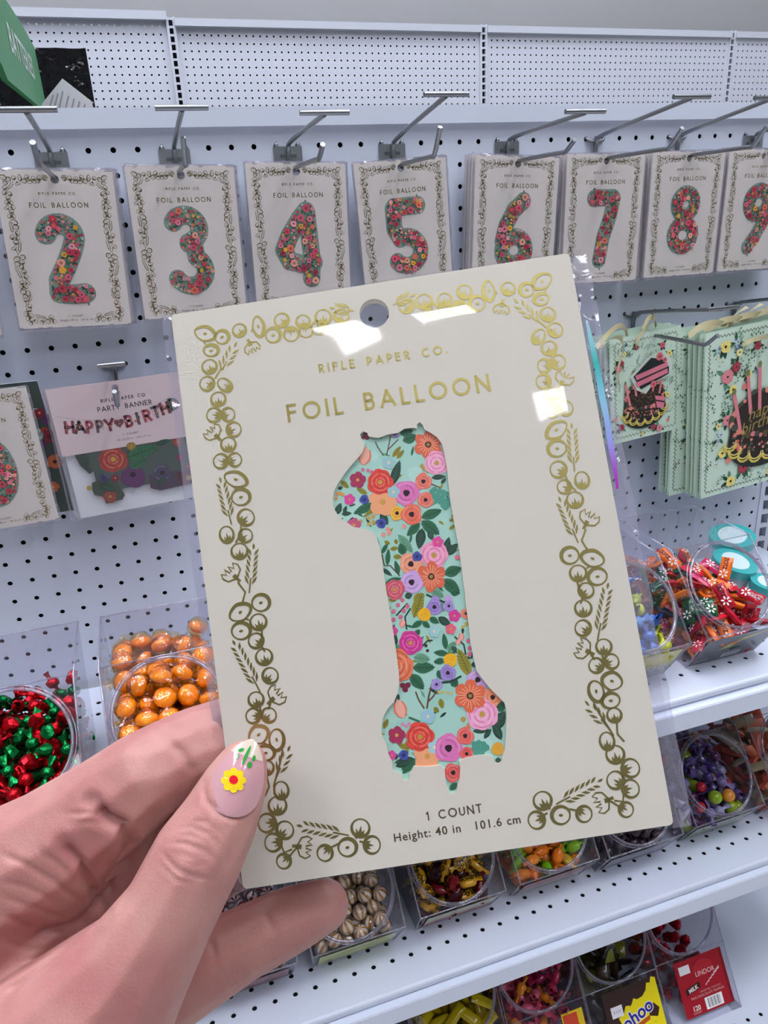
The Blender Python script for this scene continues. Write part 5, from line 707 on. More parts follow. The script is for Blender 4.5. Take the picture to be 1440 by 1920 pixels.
def bagmesh_art(w, h, flowers, ck, rot, seed, slice_=None):
    random.seed(seed); a = Art(.0001, -.002); P = []
    def wav(x0, z0, x1, z1, n):
        l = math.hypot(x1 - x0, z1 - z0); return [(x0 + (x1 - x0) * i / (n * 4) + (z1 - z0) / l * .075 * math.sin(i * math.pi / 2), z0 + (z1 - z0) * i / (n * 4) - (x1 - x0) / l * .075 * math.sin(i * math.pi / 2)) for i in range(n * 4)]
    b = .3; k = int(w / .26); k2 = int(h / .26); y = a.y()
    for q in (wav(b, -b, w - b, -b, k), wav(w - b, -b, w - b, -h + b, k2), wav(w - b, -h + b, b, -h + b, k), wav(b, -h + b, b, -b, k2)): a.mb.ribbon(q, .045 if w > 6 else .032, y, '#4a4c30', h=0)
    c_, s_ = math.cos(math.radians(-rot)), math.sin(math.radians(-rot)); fl = []
    for kd, col, x, z, r in flowers: fl.append((kd, col, x * c_ - z * s_, x * s_ + z * c_, r * 1.35))
    for kd, col, x, z, r in fl:
        if not (0 < x < w and -h < z < 0): continue
        for i in range(5 if kd in ('pk', 'red') else 3 if kd == 'ane' else 2):
            t = random.uniform(0, 6.28); a.leaf(x + r * .6 * math.cos(t), z + r * .6 * math.sin(t), x + r * 2.2 * math.cos(t), z + r * 2.2 * math.sin(t), r * .75, random.choice('dgl'), r > .2)
    for i in range(int(w * h * (2.6 if w > 6 else 6))):
        x, z = random.uniform(b + .15, w - b - .15), random.uniform(-h + b + .15, -b - .15)
        if abs(x - ck[0]) < ck[2] * 1.15 and -ck[2] * 1.2 < z - ck[1] < ck[2] * 1.3: continue
        t = random.uniform(0, 6.28); sc = .62 if w < 6 else 1.25
        if i % 3: 
            st_ = [(x + k_ * .12 * sc * math.cos(t), z + k_ * .12 * sc * math.sin(t)) for k_ in range(5)]; a.mb.ribbon(st_, .015, a.y(), '#7d9a80', h=0)
            for k_ in range(5): a.leaf(st_[k_][0], st_[k_][1], st_[k_][0] + .13 * sc * math.cos(t + (1 if k_ % 2 else -1)), st_[k_][1] + .13 * sc * math.sin(t + (1 if k_ % 2 else -1)), .06 * sc, random.choice('ld'), False)
        else:
            for k_ in range(5): a.blob(x + random.uniform(-.15, .15) * sc, z + random.uniform(-.2, .2) * sc, .035 * sc, random.choice(['#5d6aa8', '#d8c86a', '#E7A9A0', '#d2dcc0']), 5)
    for kd, col, x, z, r in fl:
        if not (.2 < x < w - .2 and -h + .2 < z < -.2): continue
        if kd == 'blu':
            for k_ in range(8): a.blob(x + random.uniform(-r, r) * .7, z + random.uniform(-r, r) * 1.1, r * .22, '#6873B0', 6)
        else: a.flower(kd, col, x, z, r, r > .12)
    cake(a, *ck, w > 6); 
    if slice_:
        x, z, s = slice_; y = a.y()
        a.mb.poly([(x - 1.05 * s, z + .02 * s), (x - .1 * s, z + .75 * s), (x + .55 * s, z + .85 * s), (x + 1.0 * s, z + .3 * s), (x + .95 * s, z - .25 * s), (x + .1 * s, z - .45 * s), (x - .3 * s, z - .85 * s), (x - .75 * s, z - .6 * s)], y - .02, '#cfdccf')
        a.k += 200; a.mb.poly([(x - .9 * s, z), (x - .05 * s, z + .62 * s), (x + .5 * s, z + .45 * s), (x + .8 * s, z + .1 * s), (x + .8 * s, z - .2 * s), (x - .55 * s, z - .6 * s)], a.y() - .02, '#20282a')
        for q in (.1, -.2): a.mb.poly([(x - .82 * s, z - .08 * s + q * s), (x + .72 * s, z + .22 * s + q * s * .9), (x + .76 * s, z + q * s * .9 + .02 * s), (x - .75 * s, z - .28 * s + q * s)], a.y() - .02, '#E07F93')
        for fx, fz, fr in ((.35, .6, .16), (.6, .42, .1), (.05, -.5, .14)): yy = a.y0; a.y0 -= .03; a.flower('pk', '#E2707C', x + fx * s, z + fz * s, fr * s, False); a.y0 = yy
    return a.mb.mesh('printed_front', ART)
big_art = bagmesh_art(8.3, 9.7, BIGBAG, (4.15, -5.7, 2.3), 5, 31)
small_art = bagmesh_art(4.55, 5.95, SMALLBAG, (2.15, -3.75, 1.32), 5, 32, (2.6, -2.25, 1.35))
def giftbag(w, h, d, art, x, y, z, rot, label, group=None, hang=None, rib=True):
    t = empty('gift_bag', x, y, z, label, 'gift bag', group); t.rotation_euler = (0, math.radians(rot), 0)
    m = MB(); m.add([(0, 0, 0), (w, 0, 0), (w, 0, -h), (0, 0, -h), (0.03, d, 0), (w - .03, d, 0), (w, d, -h), (0, d, -h), (.03, d * .5, -.05), (.12, d * .5, -h + .3), (w - .03, d * .5, -.05), (w - .12, d * .5, -h + .3)],
             [(3, 2, 1, 0), (4, 5, 6, 7), (0, 8, 9, 3), (8, 4, 7, 9), (1, 2, 11, 10), (10, 11, 6, 5), (2, 3, 7, 6)])
    m.build('bag_body', BAGG, t); link('printed_front', art, t)
    if rib:
        hx = hang or w / 2; P = [(hx - w * .2, -.03, -.65), (hx - w * .19, -.12, -.2), (hx - w * .1, -.2, .25), (hx, -.1, .45), (hx + w * .1, -.2, .25), (hx + w * .19, -.12, -.2), (hx + w * .2, -.03, -.65)]
        P = smooth_path(P, 2); r_ = MB(); V = []
        for i, p in enumerate(P): a_ = i * .35; V += [(p[0], p[1] - .12 * math.cos(a_), p[2] - .12 * math.sin(a_)), (p[0], p[1] + .12 * math.cos(a_), p[2] + .12 * math.sin(a_))]
        r_.add(V, [(2 * i, 2 * i + 1, 2 * i + 3, 2 * i + 2) for i in range(len(P) - 1)], None, True); r_.build('ribbon_handle', RIB, t)
    return t
def loop_ribbon(P, w, t, nm='ribbon_handle'):
    P = smooth_path(P, 2); V = []
    for i, p in enumerate(P): a_ = .6 + i * .12; V += [(p[0], p[1] - w * math.cos(a_), p[2] - w * math.sin(a_)), (p[0], p[1] + w * math.cos(a_), p[2] + w * math.sin(a_))]
    r_ = MB(); r_.add(V, [(2 * i, 2 * i + 1, 2 * i + 3, 2 * i + 2) for i in range(len(P) - 1)], None, True); return r_.build(nm, RIB, t)
random.seed(14)
for k in range(5):
    t = giftbag(4.55, 5.95, .12, small_art, 27.62 + (.0 if k == 0 else -.02 - .1 * k), -2.2 + .3 * k, -9.95 + random.uniform(-.05, .08) * (k > 0), -5 + (random.uniform(-.6, .6) if k else 0),
            'small mint gift bag with a cake slice tag, front one on its hook' if k == 0 else ['', 'small mint gift bag directly behind the front small cake bag', 'third small mint gift bag counted back from the front', 'second last small mint gift bag before the pegboard', 'small mint gift bag furthest back against the pegboard'][k], None if k == 0 else 'small gift bags behind the front one', None, False)
    if k == 0:
        loop_ribbon([(1.6, -.05, -.7), (1.5, -.25, -.2), (2.2, -.1, .25), (3.0, .3, .6), (3.1, .8, 1.1)], .13, t); loop_ribbon([(.5, -.1, -2.6), (.3, -.2, -1.6), (.75, -.25, -.6), (.5, -.3, .2), (-.3, -.2, .1), (-.6, 0, -.3)], .15, t)
        loop_ribbon([(-.7, .2, -.3), (-.1, .1, .3), (.6, 0, .75), (1.1, .1, .4), (1.2, .2, -.2)], .15, t); loop_ribbon([(2.3, .3, .1), (2.6, .3, .7), (3.0, .3, .75), (3.2, .4, .1)], .13, t)
for k in range(7):
    off = .0 if k == 0 else -.08 * k - (.5 if k > 3 else 0)
    t = giftbag(8.3, 9.7, .16, big_art, 32.75 + off, -3.5 + .33 * k, -9.93 + random.uniform(-.08, .08) * (k > 0), -5 + (random.uniform(-.8, .8) if k else 0) + (2 if k > 3 else 0),
            'large mint gift bag printed with a birthday cake, front one at the right edge' if k == 0 else ['', 'large mint gift bag directly behind the front large cake bag', 'third large mint gift bag counted back from the front one', 'fourth large mint gift bag counted back from the front one', 'large mint gift bag first of those hanging crooked further back', 'large mint gift bag second last against the pegboard', 'large mint gift bag furthest back against the pegboard'][k], None if k == 0 else 'large gift bags behind the front one', None, False)
    if k == 0:
        loop_ribbon([(2.4, -.05, -1.05), (2.6, -.3, -.8), (3.6, -.35, -.75), (4.8, -.2, -.85), (6, -.1, -1.05)], .13, t)
        for q in range(4): loop_ribbon([(-.6 + q * 1.2, .6 + .2 * q, -.1), (-.1 + q * 1.2, .3, .45), (.9 + q * 1.2, .2, .5), (1.7 + q * 1.2, .4, .1 + .1 * q), (2.3 + q, .6, .55), (3.4 + q, .8, .8)], .17, t)
# ------------------------------------------------------------ candy shapes (inches, centred)
def ico(sub=2):
    bm = bmesh.new(); bmesh.ops.create_icosphere(bm, subdivisions=sub, radius=1); vs = [v.co.copy() for v in bm.verts]; fs = [tuple(v.index for v in f.verts) for f in bm.faces]; bm.free(); return vs, fs
IV, IF = ico(3); IV2, IF2 = ico(2)
def c_ball(r, mt): return MB().add([tuple(v * r) for v in IV], IF, None, True).mesh('candy', mt)
def c_disc(r, mt): return MB().add([(v.x * r, v.y * r, v.z * r * .62) for v in IV], IF, None, True).mesh('candy', mt)
def c_chunk(r, mt, seed, el=1.25):
    random.seed(seed); pl = [(Vector((random.gauss(0, 1), random.gauss(0, 1), random.gauss(0, 1))).normalized(), random.uniform(.55, .85)) for _ in range(12)]; V = []
    for v in IV2:
        q = 1
        for n_, d_ in pl:
            k = v.dot(n_)
            if k > d_: q = min(q, d_ / k)
        q *= 1 + random.uniform(-.05, .05); V.append((v.x * r * q * el, v.y * r * q, v.z * r * q))
    return MB().add(V, IF2, None, False).mesh('candy', mt)
def c_twist(L, r, fan, mt, seed, flat=1., stripe=None, nfan=11, txt=None, col=None):
    random.seed(seed); m = MB(); P = []; n = 12; prof = [(-L/2 - fan, fan * .62, 1), (-L/2 - fan * .5, fan * .4, 1), (-L/2, r * .28, 0), (-L/2 + r * .35, r * .85, 0), (-L/4, r, 0), (0, r * 1.02, 0), (L/4, r, 0), (L/2 - r * .35, r * .85, 0), (L/2, r * .28, 0), (L/2 + fan * .5, fan * .4, 1), (L/2 + fan, fan * .62, 1)]
    V = []
    for x, q, ru in prof:
        for k in range(n):
            a = 2 * math.pi * k / n; z_ = (.22 + .5 * (k % 2)) if ru else flat; j = random.uniform(.9, 1.12); V.append((x + (random.uniform(-.06, .06) if ru else 0) * fan, q * math.cos(a) * j, q * math.sin(a) * z_ * j))
    F = [(i * n + k, i * n + (k + 1) % n, (i + 1) * n + (k + 1) % n, (i + 1) * n + k) for i in range(len(prof) - 1) for k in range(n)]
    m.add(V, F, col, True)
    if txt:
        lines = txt.split('|')
        for sgn in (1, -1):
            for i, l in enumerate(lines):
                vs, fs = text_mesh(l, r * 1.15 / (len(lines) ** .4), bold=.01)
                z0 = (len(lines) - 1) / 2 - i
                m.add([(a * sgn, b + z0 * r * .75, sgn * (r * 1.04 * flat * math.sqrt(max(.15, 1 - ((b + z0 * r * .75) / r / 1.3) ** 2)) + .01)) for a, b in vs], fs, '#1a1012')
    return m.mesh('candy', mt)
def c_pillow(L, w, h, mt, seed, col=None, txt=None):
    random.seed(seed); m = MB(); nx, ny = 8, 6; V = []
    for sgn in (1, -1):
        for j in range(ny + 1):
            for i in range(nx + 1):
                u, v = i / nx * 2 - 1, j / ny * 2 - 1; e = max(0, (1 - u ** 4)) * max(0, (1 - v ** 4)); V.append((u * L / 2, v * w / 2 * (1 + .05 * random.uniform(-1, 1)), sgn * (h / 2 * e ** .6 * random.uniform(.85, 1.05) + .008)))
    o = (nx + 1) * (ny + 1); F = []
    for j in range(ny):
        for i in range(nx): a_ = j * (nx + 1) + i; F += [(a_, a_ + 1, a_ + nx + 2, a_ + nx + 1), (o + a_, o + a_ + nx + 1, o + a_ + nx + 2, o + a_ + 1)]
    m.add(V, F, col, True)
    if txt:
        for sgn in (1, -1): vs, fs = text_mesh(txt, w * .5); m.add([(a * sgn, b, sgn * (h / 2 + .012)) for a, b in vs], fs, '#e9e2dc')
    return m.mesh('candy', mt)
def striped(name, c1, c2, n, rough=.15):
    m = bpy.data.materials.new(name); m.use_nodes = True; nt = m.node_tree; p = nt.nodes['Principled BSDF']; p.inputs['Roughness'].default_value = rough; p.inputs['Coat Weight'].default_value = .5
    tc = nt.nodes.new('ShaderNodeTexCoord'); g = nt.nodes.new('ShaderNodeTexGradient'); g.gradient_type = 'RADIAL'; mu = nt.nodes.new('ShaderNodeMath'); mu.operation = 'MULTIPLY'; mu.inputs[1].default_value = n
    fr = nt.nodes.new('ShaderNodeMath'); fr.operation = 'FRACT'; cr = nt.nodes.new('ShaderNodeValToRGB'); cr.color_ramp.elements[0].color = lin(c1); cr.color_ramp.elements[1].color = lin(c2); cr.color_ramp.elements[0].position = .42; cr.color_ramp.elements[1].position = .5
    nt.links.new(tc.outputs['Object'], g.inputs[0]); nt.links.new(g.outputs['Fac'], mu.inputs[0]); nt.links.new(mu.outputs[0], fr.inputs[0]); nt.links.new(fr.outputs[0], cr.inputs[0]); nt.links.new(cr.outputs[0], p.inputs['Base Color']); return m
def foil(name, c, r=.24): return mat(name, c, r, .85, bump=.9, bscale=70)
def shiny(name, c, r=.2, sub=0.): return mat(name, c, r, coat=.6, bump=.5, bscale=60)
def wrapball(r, seed):
    random.seed(seed); V = []
    for v in IV2: V.append(tuple(v * r * random.uniform(1.02, 1.16)))
    m = MB().add(V, IF2, None, False)
    for sg in (1, -1):
        P = [(sg * r * 1.0, 0, 0)]; n = 8
        for k in range(n): a = math.pi * (k / (n - 1) - .5); P.append((sg * (r * 1.1 + r * .8 * math.cos(a * .7) * random.uniform(.8, 1.1)), r * .9 * math.sin(a), random.uniform(-.2, .2) * r))
        m.add(P, [(0, i + 1, i + 2) for i in range(n - 1)])
    return m.mesh('clear_wrapper', WRAP)
AM = lambda n, r=.22: (MATS.get(n) or mat(n, '#ffffff', r, coat=.5, attr=True, bump=.9, bscale=85))
CW = AM('coloured_wrapper')
# sphere packing with gravity inside a tub profile
def pack(n, rad, w, prof, fill, seed):
    pad = rad * 1.3 + .05
    rng = np.random.RandomState(seed); (y0, y1) = -.9, prof['back'] - .05
    P = np.stack([rng.uniform(-w/2 + rad, w/2 - rad, n), rng.uniform(y0 + rad, y1 - rad, n), rng.uniform(rad, fill + 1.5, n)], 1)
    for it in range(220):
        P[:, 2] -= rad * .05
        D = P[:, None] - P[None]; d = np.sqrt((D ** 2).sum(2)) + np.eye(n) * 9; ov = np.clip(2 * rad - d, 0, None) / 2
        P += (D / d[..., None] * ov[..., None]).sum(1) * .55
        wz = prof['wb'] / 2 + (prof['wt'] - prof['wb']) / 2 * np.clip(P[:, 2] / prof['h'], 0, 1) - pad
        P[:, 0] = np.clip(P[:, 0], -wz, wz)
        lip = prof['lip']; z = P[:, 2]
        yf = np.where(z < lip[1], lip[0] * z / lip[1], lip[0] + (prof['tf'] - lip[0]) * (z - lip[1]) / (prof['h'] - lip[1])) + pad * 1.08
        P[:, 1] = np.maximum(P[:, 1], yf); P[:, 1] = np.minimum(P[:, 1], y1 - pad); P[:, 2] = np.clip(P[:, 2], pad, prof['h'] - rad * .8)
    return P
PA = dict(wb=4.25, wt=4.85, h=6.0, lip=(-1.55, 2.6), tf=1.55, back=6.0)      # small tub: section measured from the photo
PB = dict(wb=5.1, wt=5.1, h=7.4, lip=(2.2, 3.3), tf=5.0, back=9.4)           # tall jar on the base deck
def tub(kind, x, y, z, label, lab):
    p = PA if kind == 'a' else PB; t = empty('candy_tub', x, y, z, label, 'candy tub'); wb, wt, h = p['wb'] / 2, p['wt'] / 2, p['h']; ly, lz = p['lip']; tf, bk = p['tf'], p['back']
    W_ = lambda z_: wb + (wt - wb) * min(1, z_ / (h * .6)); m = MB(); c = .22
    sec = [(0, 0, W_(0)), (ly, lz, W_(lz)), (tf, h, W_(h)), (bk, h, W_(h)), (bk - .15, 0, W_(0))]
    # slanted face with its round mouth
    A = Vector((0, ly, lz)); B_ = Vector((0, tf, h)); ex = Vector((0, tf - ly, h - lz)); Ls = ex.length; ex.normalize(); nrm = Vector((0, -ex.z, ex.y)).normalized()
    R_ = min(wt - .18, Ls / 2 - .12); ctr = (A + B_) / 2; n = 48; inner = []; 
    hw0, hw1 = W_(lz), W_(h)
    for k in range(n):
        a_ = 2 * math.pi * k / n; cs, sn = math.cos(a_), math.sin(a_); inner.append(ctr + Vector((R_ * cs, 0, 0)) + ex * R_ * sn)
    outer = []
    for k in range(n):
        a_ = 2 * math.pi * k / n; cs, sn = math.cos(a_), math.sin(a_); q = min((hw0 + hw1) / 2 / max(abs(cs), 1e-6), Ls / 2 / max(abs(sn), 1e-6)); P_ = ctr + Vector((q * cs, 0, 0)) + ex * q * sn; outer.append(P_)
    m.add([tuple(v) for v in inner + outer], [(k, (k + 1) % n, n + (k + 1) % n, n + k) for k in range(n)])
    for sg in (1, -1): m.add([(sg * s_[2], s_[0], s_[1]) for s_ in sec], [tuple(range(5))[::sg]])
    for i, j in ((0, 1), (2, 3), (3, 4), (4, 0)):
        a_, b_ = sec[i], sec[j]; m.add([(-a_[2], a_[0], a_[1]), (a_[2], a_[0], a_[1]), (b_[2], b_[0], b_[1]), (-b_[2], b_[0], b_[1])], [(0, 1, 2, 3)])
    m.build('tub_body', JAR, t)
    ri = MB(); N = [ctr + nrm * .12 + Vector((R_ * math.cos(2 * math.pi * k / 40), 0, 0)) + ex * R_ * math.sin(2 * math.pi * k / 40) for k in range(41)]; ri.tube(N, .07, 8, False)
    N = [ctr + nrm * .02 + Vector(((R_ + .13) * math.cos(2 * math.pi * k / 40), 0, 0)) + ex * (R_ + .13) * math.sin(2 * math.pi * k / 40) for k in range(41)]; ri.tube(N, .035, 6, False)
    k_ = 40; VV = []
    for k in range(k_):
        q = Vector((R_ * math.cos(2 * math.pi * k / k_), 0, 0)) + ex * R_ * math.sin(2 * math.pi * k / k_); VV += [tuple(ctr + q * .985 - nrm * .02), tuple(ctr + q * .985 + nrm * .16)]
    ri.add(VV, [(2 * k, 2 * k + 1, (2 * k + 3) % (2 * k_), (2 * k + 2) % (2 * k_)) for k in range(k_)], None, True); ri.build('mouth_rim', RIM, t)
    ed = MB()
    for sg in (1, -1): ed.tube([(sg * sec[i][2], sec[i][0], sec[i][1]) for i in (0, 1, 2, 3)], .045, 6)
    for i in (1, 2, 3): ed.tube([(-sec[i][2], sec[i][0], sec[i][1]), (sec[i][2], sec[i][0], sec[i][1])], .03, 6)
    ed.build('rounded_edges', RIM, t)
    if lab: label_panel(t, p, lab)
    return t, p
def label_panel(t, p, lab):
    ly, lz = p['lip']; L = math.hypot(ly, lz); ey, ez = ly / L, lz / L; ny, nz = -ez, ey; 
    if p is PB: pass
    m = MB(); x0, x1, v0, v1 = lab['box']; f = lambda x, v, o=.03: (x, ey * v + ny * o, ez * v + nz * o)
    m.add([f(x0, v0), f(x1, v0), f(x1, v1), f(x0, v1)], [(0, 1, 2, 3)], lab['bg']) if False else None; k = .035; vf = (lambda v: .4 + (v - .6) * .62) if p is PB else (lambda v: v); xf = (lambda x: (x + 2.25) * .79 - 1.4) if p is PB else (lambda x: x); x0, x1 = xf(x0), xf(x1); m.add([f(x0, vf(v0)), f(x1, vf(v0)), f(x1, vf(v1)), f(x0, vf(v1))], [(0, 1, 2, 3)], lab['bg'])
    for pl in lab.get('polys', []): k += .001; m.add([f(xf(a), vf(b), k) for a, b in pl[1]], [tuple(range(len(pl[1])))], pl[0])
    tm_ = MB()
    for tx in lab.get('texts', []):
        s_, x, v, size, col = tx[:5]; kw = tx[5] if len(tx) > 5 else {}; ang = kw.pop('ang', 0.) if 'ang' in kw else 0.; vs, fs = text_mesh(s_, size, **kw); k += .001; c_, sn = math.cos(ang), math.sin(ang)
        tm_.add([f(xf(x) + (a * c_ - b * sn) * (.79 if p is PB else 1), vf(v) + (a * sn + b * c_) * (.8 if p is PB else 1), k) for a, b in vs], fs, col)
    lo = m.build('label', mat('printed_label', '#ffffff', .3, coat=.3, attr=True), t)
    if tm_.v: tm_.build('label_lettering', MATS['printed_label'], lo)
def rect(a, b, c, d): return [(a, c), (b, c), (b, d), (a, d)]
def fill(t, p, protos, n, rad, fill_, seed, name, label, cat, group, wraps=None):
    P = pack(n, rad, p['wb'], p, fill_, seed); rng = random.Random(seed); base = t.location
    for i, q in enumerate(P):
        me = protos[rng.randrange(len(protos))] if rng.random() > .0 else protos[0]
        if isinstance(me, tuple): me, lb = me
        else: lb = label
        o = bpy.data.objects.new(name, me); C.objects.link(o); o.location = base + Vector(q) * S
        o.rotation_euler = (rng.uniform(-1.0, 1.0), rng.uniform(-1.0, 1.0), rng.uniform(0, 6.28)); tag(o, lb, cat, group)
        if wraps: w = bpy.data.objects.new('clear_wrapper', wraps[i % len(wraps)]); C.objects.link(w); w.parent = o
# -- upper shelf
YB = -10.55
t, p = tub('a', -3.2, YB, ZU, 'clear tub of red and green foil sweets at the left edge of the upper shelf', dict(box=(-1.8, 1.8, .4, 2.6), bg='#6a1420', texts=[]))
RF, GF = foil('red_foil', '#c4101e'), foil('green_foil', '#0c7a3c')
red = [c_chunk(.36, RF, s_) for s_ in range(3)] + [c_twist(.5, .26, .3, RF, s_) for s_ in range(2)]; grn = [c_twist(.5, .26, .36, GF, 7), c_chunk(.34, GF, 9), c_twist(.45, .24, .4, GF, 8)]
fill(t, p, [(m_, 'crinkled red foil wrapped sweet in the left edge tub') for m_ in red] + [(m_, 'twisted green foil wrapped sweet in the left edge tub') for m_ in grn], 290, .40, 5, 1, 'foil_candy', '', 'candy', 'foil sweets in the left edge tub')
t, p = tub('a', 2.6, YB, ZU, 'clear tub full of orange hard candies above the index finger', None)
OC = mat('orange_hard_candy', '#ffa000', .08, coat=1.0, ior=1.5); WRAPC = WRAP; WRAP = film('orange_wrapper', tint=(1, .86, .55), rough=.1, haze=.0, bump=1.0, bscale=150, boost=2.4)
fill(t, p, [c_disc(.46, OC)], 225, .50, 5.5, 2, 'hard_candy', 'round orange hard candy in clear wrapper', 'candy', 'orange hard candies', [wrapball(.46, 1), wrapball(.46, 2), wrapball(.45, 3)]); WRAP = WRAPC
t, p = tub('a', 24.1, YB, ZU, 'clear tub of blue and yellow wrapped candies right of the held package', dict(box=(-2.0, 2.05, .25, 2.7), bg='#b9b24a', polys=[('#8f9690', rect(-2, 2.05, .25, 1.0)), ('#d2c437', [(-.2, 1.5), (.8, 1.4), (1.4, 1.9), (.9, 2.5), (0, 2.5)])], texts=[('ead', 1.1, 1.05, 1.0, '#4e5b88', dict(shear=.2, bold=.03)), ('ead', 1.07, 1.08, 1.0, '#cfd6d8', dict(shear=.2))]))
BL = [c_twist(.55, .3, .36, CW, s_, col=c_) for s_, c_ in enumerate(['#2f66b8', '#3f7cc8', '#2a56a0', '#5a90d0', '#b4c028', '#c9cf30'])]
fill(t, p, [(m_, ('bright blue' if i < 4 else 'yellow') + ' twist wrapped candy in the tub right of the package') for i, m_ in enumerate(BL)], 230, .43, 5, 3, 'twist_candy', 'blue or yellow twist wrapped candy in the tub right of the package', 'candy', 'blue and yellow candies')
t, p = tub('a', 29.75, YB, ZU, 'clear tub of bright flower printed candies with a dark grey label', dict(box=(-2.1, 2.1, .1, 2.7), bg='#4d4e58', polys=[('#a8a23c', [(-.9, 1.3), (-.2, 1.4), (.3, 1.9), (1.9, 2.45), (.8, 2.35), (.1, 2.2), (-.2, 2.0)]), ('#8a4a50', [(-1.6, 1.5), (-.4, 1.8), (.4, 2.0), (-.3, 2.05)]), ('#d6d8dc', rect(-.2, .9, .3, .75))] + [('#33343c', rect(-.1 + .11 * i, -.05 + .11 * i, .36, .72)) for i in range(9)], texts=[('ZOTZ', -1.5, .5, .3, '#b8bac2')]))
ZC = []
for s_, c_ in enumerate(['#c4182c', '#f2701c', '#d8223a', '#174f2c', '#f07c28', '#b0122c', '#c81c5c']):
    a_ = Art(.0004); me = c_pillow(1.35, .62, .34, CW, s_, col=c_); ZC.append(me)
def pet(me, cc):     # white daisy petals and dark letters printed on the wrapper
    mb = MB(); mb.v = [tuple(v.co / S) for v in me.vertices]; mb.f = [tuple(f.vertices) for f in me.polygons]; mb.c = [cc] * len(mb.f); mb.sm = [True] * len(mb.f); mb.hascol = True
    for sg in (1, -1):
        for k in range(6):
            a_ = k * 1.047; cx, cy = .26 + .17 * math.cos(a_), .17 * math.sin(a_); vs = [(cx + .09 * math.cos(b) * math.cos(a_) - .045 * math.sin(b) * math.sin(a_), cy + .09 * math.cos(b) * math.sin(a_) + .045 * math.sin(b) * math.cos(a_), sg * .185) for b in [j * .785 for j in range(8)]]; mb.add(vs, [tuple(range(8))], '#f1ece6')
        vs, fs = text_mesh('ZOTZ', .3, bold=.006); mb.add([(-.3 + a_ * sg * .8, b_, sg * .19) for a_, b_ in vs], fs, '#1b1b20')
    return mb.mesh('candy', CW)
ZC = [pet(m_, c_) for m_, c_ in zip(ZC, ['#c4182c', '#f2701c', '#d8223a', '#174f2c', '#f07c28', '#b0122c', '#c81c5c'])]
ZN = ['crimson', 'orange', 'red', 'dark green', 'light orange', 'deep red', 'magenta']
fill(t, p, [(m_, n_ + ' candy packet printed with white petals in the upper right tub') for m_, n_ in zip(ZC, ZN)], 190, .46, 4.0, 4, 'pillow_candy', 'red, orange or green candy packet printed with white petals', 'candy', 'petal printed candy packets')
TE, TEW = mat('teal_tin', '#2fb3b4', .3, coat=.4), mat('teal_label', '#cfe9ea', .4)
for x, y, z, r_, tx, ty, lb in ((33.9, -6.4, -22.6, 1.25, -12, 8, 'round teal sweet tin with white oval label, seen through the tub mouth'), (35.6, -4.2, -22.2, 1.3, -8, -6, 'round teal sweet tin standing furthest back by the upright'), (34.6, -8.3, -23.2, .95, -6, 4, 'round teal sweet tin cut off by the right edge')):
    t = empty('sweet_tin', x, y, z, lb, 'sweet tin'); t.rotation_euler = (math.radians(-tx), math.radians(ty), 0)
    MB().cyl((0, 0, -.28), r_, .5, 40).build('lid', TE, t); MB().disc((0, 0, .235), r_ * .72, (0, 0, 1), 32, None, r_ * .62).build('oval_label', TEW, t)
    m = MB(); vs, fs = text_mesh('Sweets', .3, shear=.3); m.cyl((0, 0, -(z - ZU) + .0), r_ * .93, (z - ZU) - .28, 32).build('jar', mat('pale_jar', '#c9d6dc', .2), t)
# -- middle shelf
lb_green = dict(box=(-1.95, 1.95, .15, 2.4), bg='#b4bb7a', polys=[('#c9cc8a', [(-.9, .4), (.2, .5), (.8, 1.1), (.1, 1.5), (-.8, 1.2)]), ('#a2aa5e', [(.5, 1.5), (1.6, 1.6), (1.5, 2.1), (.6, 2.0)])], texts=[('Candymania', 0, 1.55, .5, '#8f9460', dict(shear=.3))])
specs = []
t, p = tub('a', -1.7, -9.9, ZL, 'clear candy tub at the bottom left, mostly hidden by the wrist', dict(box=(-1.95, 1.95, .15, 2.4), bg='#9fae7a'))
fill(t, p, [c_disc(.42, shiny('pale_green_candy', '#9db87a'))], 60, .46, 3.6, 17, 'green_candy', 'pale green candy in the tub behind the wrist', 'candy', 'pale green candies')
t, p = tub('a', 3.9, -9.9, ZL, 'clear tub of pink striped mints with a dusty pink label', dict(box=(-1.95, 1.95, .2, 2.35), bg='#8d5563', texts=[('Candymania', 0, 1.5, .58, '#c9a5ae', dict(shear=.35)), ('~ ~', -.9, .6, .6, '#b98f9a'), ('~ ~', 1.0, .6, .6, '#b98f9a')]))
PS = striped('pink_stripe', '#8e1430', '#f0e2e4', 7)
fill(t, p, [c_disc(.40, PS)], 200, .44, 3.6, 5, 'striped_mint', 'red and white striped mint in clear wrapper', 'candy', 'red striped mints', [wrapball(.4, 4), wrapball(.41, 5)])
t, p = tub('a', 9.3, -9.9, ZL, 'clear tub of caramel striped balls with a yellow green label', lb_green)
OS = striped('caramel_stripe', '#c98626', '#f2e8d8', 7)
fill(t, p, [c_ball(.37, OS)], 230, .42, 3.8, 6, 'striped_ball', 'cream ball candy with caramel stripes in clear wrapper', 'candy', 'caramel striped balls', [wrapball(.385, 6), wrapball(.38, 7)])
t, p = tub('a', 14.85, -9.75, ZL, 'clear tub of yellow and maroon honey candies below the package', dict(box=(-1.85, 2.0, .2, 2.4), bg='#8c8f86', polys=[('#9a5a66', rect(-1.85, 2.0, .2, 1.1)), ('#b3b59a', rect(-1.85, 2.0, 1.1, 2.4))]))
BH = []
for s_ in range(3):
    mb = MB(); me = c_twist(.95, .34, .3, CW, 40 + s_, .7, col='#d8a020', txt='BIT-O-|HONEY')
    BH.append(me)
